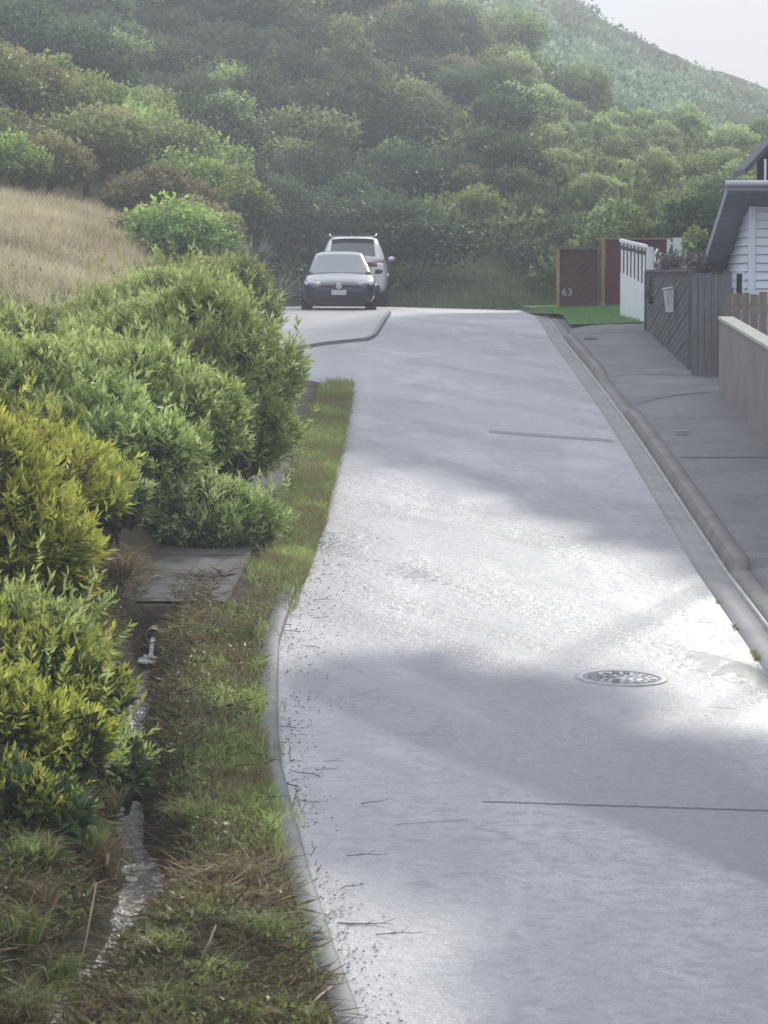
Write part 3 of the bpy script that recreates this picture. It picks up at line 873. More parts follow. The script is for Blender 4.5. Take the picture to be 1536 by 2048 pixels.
# verge strip between kerb and path / ditch
def verge_pts(n, y0, y1, u0, u1):
    y = r.uniform(y0, y1, n); u = r.uniform(u0, u1, n); x = LEFT(np.minimum(y, 49.4)) - u
    return x, y, u
n = 230000
x, y, u = verge_pts(n, 12.5, 49.0, -0.05, 1.9)
x2, y2, u2 = verge_pts(90000, 12.5, 27.0, 1.2, 3.6); x = np.concatenate([x, x2]); y = np.concatenate([y, y2]); u = np.concatenate([u, u2]); n = len(x)
xd = DITCH(np.minimum(y, 25.5))
dd = np.abs(x - xd)
pat = fbm(x, y, 1.6, 1)
dens = np.where(y < 25.3, np.clip((dd - 0.2) * 2.2, 0, 1) * (0.30 + 0.55 * (pat > -0.25)), (u < 0.42 + 0.10 * pat) * 0.9)
dens *= np.where((y < 25.3), 0.35 + 0.65 * sm(y, 15.5, 18.5), 1.0)
dens *= np.where((y > 23) & (y < 27) , 0.35, 1) * np.where((u < 0.1) & (y < 25.5), 0.12 * (pat > .2), 1)
dens *= np.where((y > 25.3), 1.0, 1.0)
ok = r.random(n) < dens; x, y, u = x[ok], y[ok], u[ok]; n = len(x)
P = np.stack([x, y, left_z(x, y) - 0.015], 1)
near_kerb = sm(u, 0.95, 0.2)
tint = np.clip(0.36 + 0.26 * fbm(x, y, 1.2) + r.normal(size=n) * 0.18 + 0.16 * near_kerb, 0, 1)
ln = r.uniform(0.04, 0.125, n) * (1 + .35 * (near_kerb > .3) * (y > 16.5) * (y < 25)) * (1 + 0.9 * (y > 30) + 0.6 * (y > 26))
grass_obj('verge_grass', P, ln, r.uniform(0.005, 0.010, n), r.uniform(0.3, 1.0, n), M['grass'], r,
          'tufty green grass on the verge along the left kerb', 'grass', tint)
# dead straw litter lying flat on the verge
n = 58000
x, y, u = verge_pts(n, 12.5, 27.0, 0.14, 3.4)
ok = (np.abs(x - DITCH(np.minimum(y, 25.5))) > 0.13) & ((y < 25.2) | (r.random(n) < .6)) & ((u > .62) | (y < 16.5) | (r.random(n) < .12)); x, y, u = x[ok], y[ok], u[ok]; n = len(x)
a = r.uniform(0, 6.28, n)
D = np.stack([np.cos(a), np.sin(a), r.normal(0.12, 0.28, n)], 1)
ln = r.uniform(0.06, 0.24, n)
V, F = leaf_quads(np.stack([x, y, left_z(x, y) + r.uniform(0, 0.05, n)], 1), D, ln, r.uniform(0.005, 0.014, n), 0.2, r)
T = np.clip(0.30 + 0.3 * fbm(x, y, 1.1, 5) + r.normal(size=n) * 0.22, 0, 1)
o = link('dead_straw', np_mesh('dead_straw', V, F, T), M['straw'])
tag(o, 'flattened brown dead grass and litter beside the washed-out ditch', 'dead grass', None, 'stuff')

n = 60000
x, y, u = verge_pts(n, 12.5, 25.0, 0.2, 3.6)
ok = (np.abs(x - DITCH(np.minimum(y, 25.5))) > 0.16) & (fbm(x, y, 2.3, 7) > np.where(u > 1.2, -.45, .1)); x, y, u = x[ok], y[ok], u[ok]; n = len(x)
a = r.uniform(0, 6.28, n); D = np.stack([np.cos(a), np.sin(a), r.uniform(0.1, 1.4, n)], 1)
V, F = leaf_quads(np.stack([x, y, left_z(x, y) + r.uniform(0, 0.07, n)], 1), D, r.uniform(0.025, 0.07, n), r.uniform(0.012, 0.026, n), 0.25, r)
o = link('broadleaf_weeds', np_mesh('broadleaf_weeds', V, F, np.clip(.42 + .25 * fbm(x, y, 1.3, 2) + r.normal(size=n) * .2, 0, 1)), M['weed'])
tag(o, 'low broad-leaved weeds matted over the bank on both sides of the ditch', 'weeds', None, 'stuff')

# ================================================================== FOREGROUND BUSHES
def bush(px, py, Y, lobes, shoots, mat, seed, label, leaf=(0.08, 0.13), scale=1.0, zoff=0.0, per=9):
    p = at(px, py, Y); z = float(left_z(p.x, Y)) + zoff
    root = empty('bush', (p.x, Y, z)); root.scale = (scale,) * 3
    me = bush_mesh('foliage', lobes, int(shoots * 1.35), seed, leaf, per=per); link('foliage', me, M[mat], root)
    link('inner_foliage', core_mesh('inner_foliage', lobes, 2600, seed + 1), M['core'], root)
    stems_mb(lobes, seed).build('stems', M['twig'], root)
    tag(root, label, 'bush')
    return root
# lobes relative to base: cx cy cz rx ry rz
bush(448, 800, 44, [(0, 0, .9, .68, .8, .75), (-.45, .1, 1.2, .66, .7, .62), (.2, .2, 1.46, .5, .5, .42), (.30, -.2, .5, .42, .6, .5), (-1.0, .2, .9, .7, .7, .75), (-.2, -.5, .6, .6, .5, .55), (-.75, .3, 1.4, .5, .5, .4)], 3400, 'leaf_c', 11,
     'tall leafy green bush at the far end of the hedge nearest the dark car')
bush(290, 830, 41, [(0, 0, .65, .9, .9, .62), (-.65, .2, .5, .7, .8, .5), (.65, .1, .7, .8, .8, .62), (.25, .2, .98, .55, .6, .36), (-.1, -.5, .4, .8, .5, .45), (-.35, .1, .85, .5, .5, .35)], 3600, 'leaf_a', 12,
     'broad green bush in front of the dry grass bank, left of the tall far bush')
bush(380, 1010, 33.5, [(0, 0, .95, .85, .8, .85), (-.65, .2, 1.25, .75, .7, .75), (.5, .1, 1.15, .6, .7, .75), (.1, .2, 1.65, .62, .6, .5), (.55, -.3, .55, .55, .5, .55), (-.5, -.4, .7, .7, .5, .65), (-.15,-.35,1.3,.5,.5,.45)], 5200, 'leaf_a', 13,
     'big glossy green bush in the middle of the hedge with pale young shoots')
bush(90, 900, 34.5, [(0, 0, .42, .9, .9, .5), (-.7, .2, .5, .8, .8, .52), (.6, .1, .4, .7, .7, .5), (.0, .2, .68, .6, .6, .3), (-.3, -.5, .3, .8, .5, .4), (.9, -.1, .3, .5, .6, .4)], 3200, 'leaf_c', 14,
     'shaded green bush at the left edge below the dry grass bank')
bush(190, 960, 31.5, [(0, 0, .55, .6, .6, .5), (-.5, 0, .6, .5, .5, .5), (.5, 0, .45, .5, .5, .45), (-.1, .1, .85, .4, .4, .3), (.2, -.3, .3, .5, .4, .35)], 2400, 'leaf_a', 25,
     'green bush between the yellow-green bush and the big glossy one')
bush(50, 1120, 24.6, [(0, 0, .22, .6, .55, .32), (-.5, .2, .3, .6, .6, .38), (.38, 0, .18, .42, .5, .28), (.0, .1, .38, .4, .4, .22), (.1, -.4, .10, .55, .4, .22), (.45, -.35, .06, .3, .3, .2)], 3600, 'leaf_b', 15,
     'bright yellow-green bush at the left edge halfway down the photo')
bush(50, 880, 29.5, [(0, 0, .45, .7, .6, .5), (-.5, .2, .6, .6, .6, .5), (.5, 0, .4, .55, .5, .45), (.1, .1, .75, .42, .42, .3), (.2, -.4, .25, .6, .4, .35)], 3000, 'leaf_a', 26,
     'mid green bush at the left edge just above the bright yellow-green one')
bush(200, 1020, 29.2, [(0, 0, .4, .55, .5, .42), (-.45, .1, .5, .5, .5, .42), (.45, 0, .35, .5, .5, .38), (0, .2, .7, .4, .4, .28)], 1900, 'leaf_a', 29,
     'leafy bush filling the gap behind the bright yellow-green one')
bush(75, 1545, 19.0, [(0, 0, .2, .34, .3, .26), (-.3, .1, .3, .3, .3, .28), (.28, .05, .14, .26, .26, .2), (.05, .1, .38, .22, .22, .16)], 1500, 'leaf_b', 30,
     'yellow-green leafy growth on the left bank below the drain pipe bush', leaf=(0.05, 0.09))
bush(40, 1790, 16.6, [(0, 0, .1, .22, .22, .14), (-.18, .1, .16, .2, .2, .16), (.18, .0, .06, .16, .16, .1)], 700, 'leaf_b', 31,
     'sparse yellow-green weeds low on the left bank near the bottom', leaf=(0.04, 0.07))
bush(250, 1080, 30.2, [(0, 0, .65, .62, .6, .6), (.5, .1, .6, .55, .5, .55), (-.5, 0, .8, .55, .55, .6), (.1, .1, 1.05, .45, .45, .35)], 3400, 'leaf_a', 16,
     'low dark-leaved bush directly above the broken end of the old path')
bush(400, 1110, 29.2, [(0, 0, .30, .5, .5, .32), (.38, .1, .22, .38, .45, .25), (-.42, 0, .38, .45, .4, .38), (.1,-.3,.15,.4,.3,.2)], 1700, 'leaf_c', 17,
     'small scraggly shrub growing over the old path slab', leaf=(0.06, 0.1))
bush(5, 1400, 20.8, [(0, 0, .5, .5, .5, .46), (-.4, .1, .6, .5, .5, .5), (.30, .1, .38, .34, .4, .34), (-.1, .1, .95, .36, .36, .3)], 3200, 'leaf_b', 18,
     'yellow-green leafy bush left of the drain pipe outlet', leaf=(0.07, 0.11))
bush(70, 1490, 19.6, [(0, 0, .3, .34, .34, .3), (.18, .05, .22, .24, .26, .22), (-.28, .05, .38, .3, .3, .3)], 1300, 'leaf_a', 19,
     'small pale-leaved shrub on the ditch bank below the pipe', leaf=(0.06, 0.10))
bush(40, 1640, 17.6, [(0, 0, .20, .32, .32, .24), (-.25, .05, .3, .3, .3, .3), (.26, .05, .14, .24, .24, .17)], 1500, 'leaf_b', 20,
     'yellowish low bush at the left edge above the bare brown bank', leaf=(0.05, 0.09))


def tussock_mesh(name, seed, n=260, L=0.45, rad=0.17):
    q = np.random.default_rng(seed)
    a = q.uniform(0, 6.28, n); rr_ = rad * np.sqrt(q.random(n))
    P = np.stack([rr_ * np.cos(a), rr_ * np.sin(a), np.full(n, -.02)], 1)
    V, F, T = blades(P, q.uniform(L * .5, L * 1.1, n), q.uniform(0.007, 0.015, n), q.uniform(0.4, 1.0, n), q, np.clip(q.normal(.5, .22, n), 0, 1))
    return np_mesh(name, V, F, T)
tus = {k: [tussock_mesh('tussock', s_, 260, L_, .17) for s_ in (1, 2)] for k, L_ in (('drygrass2', .42), ('grass', .34))}
M['drygrass2'] = leaf_mat('brown_grass_blade', (0.06, 0.045, 0.022), (0.17, 0.13, 0.065), (0.36, 0.28, 0.15), 0.35, 0.7, 0.0)
for k in tus:
    for m_ in tus[k]: m_.materials.append(M[k])
tspots = [(60, 1790, 'drygrass2'), (150, 1700, 'grass'), (30, 1900, 'drygrass2'), (110, 1980, 'grass'), (30, 2030, 'grass'), (190, 1620, 'grass'), (60, 1720, 'grass'), (230, 1180, 'drygrass2'), (200, 1300, 'grass'),
          (215, 1400, 'drygrass2'), (120, 1850, 'grass'), (20, 1830, 'grass'), (330, 1900, 'grass'), (430, 1960, 'grass'), (520, 1880, 'grass'), (380, 1640, 'grass'), (450, 1560, 'grass'), (340, 2020, 'grass'), (470, 1760, 'grass'), (90, 1620, 'grass'), (230, 1530, 'grass'), (180, 1760, 'drygrass2')]
for i, (px, py, k) in enumerate(tspots):
    X, Y = gp(px, py, 0.12)
    for _ in range(6):
        z = float(left_z(X, Y)); X, Y = gp(px, py, z - float(road_z(X, Y)))
    o = bpy.data.objects.new('grass_tussock', tus[k][i % 2]); col.objects.link(o)
    o.location = (X, Y, float(left_z(X, Y))); o.rotation_euler = (0, 0, i * 1.7); sc_ = (0.8 + 0.35 * ((i * 37) % 10) / 10) * (0.85 if px < 280 else 0.62); o.scale = (sc_, sc_, sc_)
    side = 'left bank of the ditch' if px < 280 else 'verge between the ditch and the kerb'
    tag(o, ('brown dead' if k != 'grass' else 'green') + ' grass tussock on the ' + side, 'grass tussock', ('brown' if k != 'grass' else 'green') + ' tussocks on the ' + side)
bush(165, 1580, 18.4, [(0, 0, .14, .26, .26, .2), (.17, .04, .10, .18, .2, .15), (-.22, .04, .2, .24, .24, .22)], 1000, 'leaf_a', 22,
     'low green weed patch on the left bank below the pale-leaved shrub', leaf=(0.04, 0.08))
bush(10, 1290, 23.5, [(0, 0, .4, .42, .42, .4), (.3, .1, .3, .3, .3, .3), (-.3, 0, .5, .4, .4, .4)], 1500, 'leaf_b', 23,
     'yellow-green growth between the two bright bushes at the left edge', leaf=(0.08, 0.12))
bush(170, 1230, 26.8, [(0, 0, .3, .4, .35, .3), (.25, .1, .25, .28, .3, .25), (-.35, 0, .4, .35, .35, .35)], 1000, 'leaf_c', 24,
     'dull green growth hanging over the bank above the drain pipe', leaf=(0.08, 0.12))

# ================================================================== DITCH WATER & PIPE
def water_mat():
    t = NT('muddy_water'); p = t.coord('Pos')
    n = t.noise(t.mapping(p, (3.0, 1.2, 3)), 5, 5, 0.65, 1.2); f = t.noise(p, 38, 4, 0.6)
    foam = t.ramp(n, [(0.50, 0.0), (0.66, 1.0)])
    c = t.mix(t.math('MULTIPLY', foam, t.ramp(f, [(0.4, 0.2), (0.6, 1.0)])), (0.05, 0.043, 0.034), (0.42, 0.42, 0.41))
    t.set(Base_Color=c, Roughness=t.math('ADD', t.math('MULTIPLY', foam, 0.4), 0.22))
    t.bump(t.math('ADD', n, t.math('MULTIPLY', f, 0.5)), 0.6, 0.03)
    return t.m
M['water'] = water_mat()
yy = np.arange(11, 25.1, 0.05); w = 0.15 + 0.08 * sm(yy, 20, 17)
xd = DITCH(yy); zc = left_z(xd, yy)
head = 0.05 * sm(yy, 23.6, 24.6)
zs = -head + np.convolve(np.pad(zc, 12, mode='edge'), np.ones(25) / 25, 'valid') + 0.065 + 0.018 * np.sin(yy * 2.3) + 0.012 * np.sin(yy * 5.1)
cc = np.linspace(-1, 1, 7)
w = w * (1 + .22 * np.sin(yy * 6.3) + .15 * np.sin(yy * 13.7 + 1)); Xg = xd[:, None] + .03 * np.sin(yy * 8.1)[:, None] + cc[None] * w[:, None]; Yg = yy[:, None] * np.ones_like(cc)[None]
Zg = zs[:, None] + 0.008 * fbm(Xg, Yg, 9)
st = link('stream', grid_mesh('stream', Xg, Yg, Zg), M['water']); tag(st, kind='structure')

M['pvc'] = simple('drain_pipe_plastic', (0.26, 0.19, 0.15), 0.5, var=0.2, scale=10)
M['pipein'] = simple('pipe_inside', (0.01, 0.01, 0.01), 0.9)
pp = at(302, 1277, 24.98)
pp = pp + Vector((0.02, 0, 0.025)); pr = empty('drain_pipe', pp); pr.scale = (1.25, 1, 1.25)
mb = MB(); mb.lathe([(0.044, 0.6), (0.052, 0.6), (0.052, -0.06), (0.049, -0.066), (0.045, -0.06), (0.043, 0.5)], 28, 'Y')
mb.build('pipe', M['pvc'], pr)
mb = MB(); mb.lathe([(0.0425, 0.10), (0.0425, 0.12)], 20, 'Y'); mb.build('bore', M['pipein'], pr)
tag(pr, 'short brown drain pipe poking out of the bank and pouring water', 'drain pipe')
mb = MB()
zw = float(np.interp(24.8, yy, zs))
pts = [Vector((0, 0.05, -0.026)), Vector((0, -0.07, -0.030)), Vector((-.003, -0.12, -0.06)), Vector((-.008, -0.155, -0.13)), Vector((-.012, -0.18, (zw - pp.z) * .98))]
mb.tube(pts, [0.026, 0.024, 0.02, 0.02, 0.028], 10)
jt = mb.build('water_jet', None); jt.location = pp
def jet_mat():
    t = NT('falling_water'); p = t.coord('Object')
    n = t.noise(t.mapping(p, (60, 60, 6)), 1, 4)
    t.set(Base_Color=t.ramp(n, [(0.35, (0.55, 0.53, 0.50)), (0.65, (0.85, 0.85, 0.84))]), Roughness=0.2); t.bump(n, 0.6, 0.01); return t.m
M['jet'] = jet_mat(); jt.data.materials.append(M['jet'])
tag(jt, 'thin stream of water falling from the drain pipe into the ditch', 'falling water')
r2 = np.random.default_rng(3)
n = 260; a = r2.uniform(0, 6.28, n); rad = 0.11 * np.sqrt(r2.random(n))
P = np.stack([pp.x - .02 + rad * np.cos(a) * 1.0, pp.y - .22 + rad * np.sin(a) * 1.6, zw + 0.012 + 0.06 * r2.random(n) ** 2 * (1 - rad / .12)], 1)
bmv = MB()
for q_ in P:
    bmesh.ops.create_icosphere(bmv.bm, subdivisions=1, radius=float(r2.uniform(0.006, 0.015)), matrix=__import__('mathutils').Matrix.Translation(Vector(q_)))
M['foam'] = simple('foam', (0.7, 0.7, 0.69), 0.35, var=0.15)
sp = bmv.build('splash_foam', M['foam']); tag(sp, 'white foam where the falling water hits the ditch', 'foam', None, 'stuff')

# ================================================================== TWIGS AND DEBRIS
tw_spots = []
rr = random.Random(12)
for i in range(20):
    py = rr.choice([rr.uniform(1180, 1300), rr.uniform(1450, 1640), rr.uniform(1700, 1990), rr.uniform(1230, 1290)])
    tw_spots.append(py)
def twig_mesh(seed, L, rad):
    q = random.Random(seed); mb = MB()
    pts = [Vector((0, 0, 0))]
    for i in range(4): pts.append(pts[-1] + Vector((L / 4, q.uniform(-.12, .12) * L, q.uniform(-.02, .07) * L)))
    mb.tube(pts, [rad, rad * .9, rad * .75, rad * .6, rad * .3], 5)
    for k in (1, 2, 3):
        if q.random() < .75:
            s = q.choice([-1, 1]); e = pts[k] + Vector((L * .16, s * L * q.uniform(.08, .22), L * q.uniform(.01, .10)))
            mb.tube([pts[k], e], [rad * .6, rad * .25], 5)
    return mb.mesh('twig')
tws = [twig_mesh(s, 0.22 + 0.05 * s, 0.004 + .0008 * (s % 3)) for s in range(5)]
for m_ in tws: m_.materials.append(M['twig'])
for i, py in enumerate(tw_spots):
    Y = gp(620, py)[1]; X = float(LEFT(Y)) + abs(rr.gauss(0.0, 0.16)) + rr.uniform(0.01, 0.08)
    o = bpy.data.objects.new('twig', tws[i % 5]); col.objects.link(o)
    o.location = (X, Y, float(road_z(X, Y)) + 0.006); o.rotation_euler = (0, 0, rr.uniform(-.5, .5) + (math.pi if rr.random() < .4 else 0))
    s = rr.uniform(.35, .8); o.scale = (s, s, s)
    tag(o, 'dark wet twig washed onto the road along the left kerb', 'twig', 'twigs on the road by the left kerb')
mat_bits = leaf_mat('dark_leaf_litter', (0.03, 0.026, 0.02), (0.075, 0.064, 0.05), (0.13, 0.11, 0.08), 0.1, 0.7, 0.0)
n = 1500
y = np.concatenate([r.uniform(13, 16.5, n // 4), r.uniform(17.5, 22, n // 4), r.uniform(22.5, 31, n // 2)]); n = len(y)
x = LEFT(y) + np.abs(r.normal(0, 0.20, n)) * (0.5 + 0.7 * (y > 21)) + 0.005
a = r.uniform(0, 6.28, n); D = np.stack([np.cos(a), np.sin(a), np.abs(r.normal(0, 0.15, n))], 1)
V, F = leaf_quads(np.stack([x, y, road_z(x, y) + 0.006], 1), D, r.uniform(0.008, 0.035, n), r.uniform(0.003, 0.010, n), 0.3, r)
o = link('leaf_litter', np_mesh('leaf_litter', V, F, np.clip(r.normal(.4, .2, n), 0, 1)), mat_bits)
tag(o, 'dark specks of leaf litter and mud scattered on the road by the left kerb', 'leaf litter', None, 'stuff')
# weeds on the right channel joint
n = 2600
y = np.concatenate([r.uniform(20, 27, n // 2), r.uniform(20, 24, n // 2)]); n = len(y); x = INNER(y) + r.normal(0.0, 0.014, n)
keep = fbm(x * 0, y, 1.8) > 0.1 * (y - 23); x, y = x[keep], y[keep]; n = len(x)
grass_obj('joint_weeds', np.stack([x, y, road_z(x, y)], 1), r.uniform(0.015, 0.06, n), r.uniform(0.004, 0.008, n), r.uniform(0.3, 1, n), M['grass'], r,
          'tiny weeds growing in the joint between road and right channel', 'weeds')
# pale dead stems lying on the verge
for i, (a_, b_, lab) in enumerate([((432, 1850), (398, 1925), 'pale bent dead stem standing in the litter near the bottom'),
                              ((0, 1905), (130, 1870), 'long pale stem lying at the lower left edge'),
                              ((192, 1770), (140, 1860), 'thin pale stem leaning beside the ditch'),
                              ((663, 1965), (605, 2010), 'short pale stick lying across the left kerb at the bottom'),
                              ((345, 1815), (375, 1800), 'small pale stick on the right ditch edge'),
                              ((300, 1170), (325, 1160), 'white stick beside the end of the old path')]):
    A = gp(*a_, 0.12); B = gp(*b_, 0.12)
    za = float(left_z(A[0], A[1])) + (0.12 if i in (0, 2) else 0.06); zb = float(left_z(B[0], B[1])) + 0.03
    mb = MB(); A = Vector((A[0], A[1], za)); B = Vector((B[0], B[1], zb))
    if i in (0, 2):
        A = at(*a_, B.y + 0.02)
    mb.tube([A, A.lerp(B, .5) + Vector((.012, 0, .02)), B], [0.003, 0.0055, 0.006], 6)
    o = mb.build('dead_stem', M['strawstick']); tag(o, lab, 'dead stem')

# ================================================================== MANHOLE
def manhole():
    X, Y = gp(1242, 1357)
    root = empty('manhole_cover', (X, Y, float(road_z(X, Y))))
    root.rotation_euler = (math.atan(0.0449), math.atan(0.03), 0)
    iron = simple('cast_iron', (0.26, 0.265, 0.275), 0.55, 0.0, var=0.2, scale=30)
    mb = MB(); mb.lathe([(0.285, -0.03), (0.285, 0.006), (0.30, 0.012), (0.335, 0.012), (0.345, 0.003), (0.345, -0.03)], 48)
    mb.build('frame_ring', iron, root)
    mb = MB(); mb.lathe([(0.001, 0.004), (0.278, 0.004), (0.28, -0.02), (0.001, -0.03)], 48); mb.build('lid', iron, root)
    mb = MB()
    q = random.Random(4)
    for ring, k in ((0.06, 5), (0.12, 9), (0.18, 14), (0.24, 18)):
        for i in range(k):
            t = 2 * math.pi * i / k + ring * 7
            from mathutils import Euler
            mb.box((ring * math.cos(t), ring * math.sin(t), 0.005), (0.05, 0.022, 0.007), Euler((0, 0, t + q.choice([0.7, -0.7, 1.57]))), 0.003)
    bmesh.ops.recalc_face_normals(mb.bm, faces=mb.bm.faces[:]); mb.build('raised_tread', iron, root)
    tag(root, 'round cast iron manhole cover with raised tread set in the wet road', 'manhole cover')
manhole()
# grey access lids in the footpath
for (px0, px1, py, lab) in [(1167, 1193, 678, 'small pale rectangular lid in the far footpath near the kerb'), (1350, 1378, 870, 'thin pale lid let into the footpath beside the retaining wall')]:
    a = gp(px0, py, 0.13); b = gp(px1, py, 0.13)
    mb = MB(); mb.box(((a[0] + b[0]) / 2, a[1], float(path_z(0, a[1])) + 0.036), (b[0] - a[0], 0.28 if py < 700 else 0.1, 0.03), bev=0.004)
    o = mb.build('access_lid', M['pave']); tag(o, lab, 'access lid')

# ================================================================== FENCES AND WALLS ON THE RIGHT
def wood(name, a, b, rough=0.8):
    t = NT(name); p = t.coord('Object')
    n = t.noise(t.mapping(p, (9, 9, 0.8)), 2.0, 5, 0.65); oi = t.noise(p, 1.4, 3)
    c = t.ramp(n, [(0.3, a), (0.7, b)])
    c = t.mix(t.ramp(oi, [(0.35, 0.0), (0.7, 0.45)]), c, tuple(v * 0.6 for v in a))
    t.set(Base_Color=c, Roughness=rough); t.bump(n, 0.35, 0.004)
    return t.m
M['greyfence'] = wood('weathered_grey_timber', (0.060, 0.058, 0.066), (0.135, 0.13, 0.14))
M['paling'] = wood('grey_paling', (0.085, 0.083, 0.09), (0.17, 0.165, 0.17))
M['brownpaling'] = wood('brown_paling', (0.14, 0.11, 0.09), (0.26, 0.22, 0.19))
M['tanpost'] = wood('tan_timber', (0.36, 0.22, 0.09), (0.50, 0.33, 0.15))
M['maroon'] = wood('maroon_stain', (0.07, 0.020, 0.020), (0.13, 0.036, 0.034), 0.6)
M['maroon2'] = wood('maroon_red_stain', (0.12, 0.028, 0.024), (0.21, 0.05, 0.042), 0.6)
M['white'] = simple('white_paint', (0.78, 0.82, 0.84), 0.5, var=0.05, scale=3)
M['dgreen'] = simple('dark_green_trim', (0.02, 0.06, 0.05), 0.5)

# retaining wall
def retaining_wall():
    pts = []
    for px, py in [(1437, 783), (1480, 835), (1536, 890)]:
        x, y = gp(px, py, 0.14); pts.append((x, y))
    (x0, y0), (x1, y1) = pts[0], pts[2]
    sl = (x1 - x0) / (y1 - y0)
    Y = np.arange(14, y0 + 0.01, 0.6); Y[-1] = y0
    X = x0 + sl * (Y - y0)
    zb = base_z(Y) - 0.2
    ztop = np.interp(Y, [y1, y0], [at(1536, 692, y1).z, at(1431, 633, y0).z]); 
    s = (at(1431, 633, y0).z - at(1536, 692, y1).z) / (y0 - y1)
    ztop = np.where(Y < y1, at(1536, 692, y1).z + s * (Y - y1), ztop)
    root = empty('retaining_wall', (X[-1], Y[-1], float(zb[-1])))
    def part(name, dx0, dx1, za, zb_, mat):
        bm = bmesh.new(); rings = []
        for i in range(len(Y)):
            rings.append([bm.verts.new((X[i] + a - X[-1], Y[i] - Y[-1], z - zb[-1])) for a, z in ((dx0, za[i]), (dx1, za[i]), (dx1, zb_[i]), (dx0, zb_[i]))])
        for i in range(len(rings) - 1):
            for k in range(4): bm.faces.new([rings[i][k], rings[i][(k + 1) % 4], rings[i + 1][(k + 1) % 4], rings[i + 1][k]])
        bm.faces.new(rings[0]); bm.faces.new(rings[-1])
        bmesh.ops.recalc_face_normals(bm, faces=bm.faces[:])
        me = bpy.data.meshes.new(name); bm.to_mesh(me); bm.free(); return link(name, me, mat, root)
    part('wall_face', 0, 0.2, zb, ztop - 0.045, M['wallc'])
    part('coping', -0.018, 0.218, ztop - 0.045, ztop, M['cap'])
    tag(root, 'long brownish concrete retaining wall with pale top beside the right footpath', 'retaining wall')
    return x0, y0, sl
wx, wy, wsl = retaining_wall()

def slab_between(A0, A1, B0, B1, th, n_dir=None):
    """quad A0(bottom) A1(top) B1 B0 with thickness along its normal"""
    A0, A1, B0, B1 = map(Vector, (A0, A1, B0, B1))
    n = (B0 - A0).cross(A1 - A0).normalized() * th
    return [A0, B0, B1, A1], [A0 + n, B0 + n, B1 + n, A1 + n]

# grey diagonal board gate
def diag_panel(P0, P1, zt0, zt1, zb0, zb1, mat, name, parent, board=0.12, slope=1.0, th=0.03, gap=0.010, x_off=Vector((0, 0, 0))):
    """panel from plan point P0 to P1 made of diagonal boards (each clipped to the panel)"""
    P0 = Vector((P0[0], P0[1], 0)); P1 = Vector((P1[0], P1[1], 0)); L = (P1 - P0).length
    e = (P1 - P0).normalized(); nn = Vector((e.y, -e.x, 0))
    bm = bmesh.new()
    hmax = max(zt0, zt1); hmin = min(zb0, zb1)
    H = hmax - hmin
    t0 = -H * abs(slope) - 0.3
    k = 0; pos = t0
    while pos < L + H * abs(slope) + 0.3:
        # parallelogram in (s, z)
        w = (board - gap) * math.sqrt(1 + slope * slope) 
        pts = [(pos, 0), (pos + w, 0), (pos + w + slope * H, H), (pos + slope * H, H)]
        # clip to 0..L and between bottom and top lines
        def clip(poly, fn):
            out = []
            for i in range(len(poly)):
                a, b = poly[i], poly[(i + 1) % len(poly)]
                fa, fb = fn(a), fn(b)
                if fa >= 0: out.append(a)
                if fa * fb < 0:
                    t = fa / (fa - fb); out.append((a[0] + (b[0] - a[0]) * t, a[1] + (b[1] - a[1]) * t))
            return out
        poly = [(a, b + hmin) for a, b in pts]
        for fn in (lambda p: p[0], lambda p: L - p[0],
                   lambda p: (zt0 + (zt1 - zt0) * p[0] / L) - p[1], lambda p: p[1] - (zb0 + (zb1 - zb0) * p[0] / L)):
            if poly: poly = clip(poly, fn)
        if len(poly) >= 3:
            d = 0.003 * (k % 3)
            f1 = [bm.verts.new(P0 + e * a + Vector((0, 0, b)) + nn * d) for a, b in poly]
            f2 = [bm.verts.new(P0 + e * a + Vector((0, 0, b)) + nn * (d - th)) for a, b in poly]
            bm.faces.new(f1); bm.faces.new(f2[::-1])
            for i in range(len(poly)):
                j = (i + 1) % len(poly); bm.faces.new([f1[i], f2[i], f2[j], f1[j]])
        pos += board * math.sqrt(1 + slope * slope); k += 1
    # backing sheet
    a = [P0 + Vector((0, 0, zb0)) - nn * (th + .004), P1 + Vector((0, 0, zb1)) - nn * (th + .004), P1 + Vector((0, 0, zt1 - .01)) - nn * (th + .004), P0 + Vector((0, 0, zt0 - .01)) - nn * (th + .004)]
    bm.faces.new([bm.verts.new(p) for p in a])
    bmesh.ops.recalc_face_normals(bm, faces=bm.faces[:])
    me = bpy.data.meshes.new(name); bm.to_mesh(me); bm.free()
    o = link(name, me, mat)
    return o, e, nn, L

def adopt(o, root):
    o.parent = root
    o.matrix_parent_inverse = root.matrix_basis.inverted()

# the long grey gate (far end P0, near end P1)
g0 = gp(1293, 663, 0.13); g1 = gp(1378, 741, 0.13)
zt = at(1293, 544, g0[1]).z; zt1 = at(1378, 544, g1[1]).z
root = empty('timber_gate', (g1[0], g1[1], float(path_z(0, g1[1]))))
bpy.context.view_layer.update()
o, e, nn, L = diag_panel(g0, g1, zt, zt1, float(path_z(0, g0[1])) + .04, float(path_z(0, g1[1])) + .04, M['greyfence'], 'diagonal_boards', root, 0.15, 7.0, gap=0.02)
adopt(o, root)
mb = MB()
for q_, zz in ((g0, zt), (g1, zt1)):
    b = float(path_z(0, q_[1]))
    mb = MB(); mb.box((q_[0] + .02, q_[1] + (0.10 if q_ is g0 else -0.10), (b - .1 + zz + .02) / 2), (0.12, 0.12, zz + .12 - b), bev=0.006)
    adopt(mb.build('gate_post', M['greyfence']), root)
mb = MB()
A = Vector((g0[0], g0[1], zt)); B = Vector((g1[0], g1[1], zt1)); 
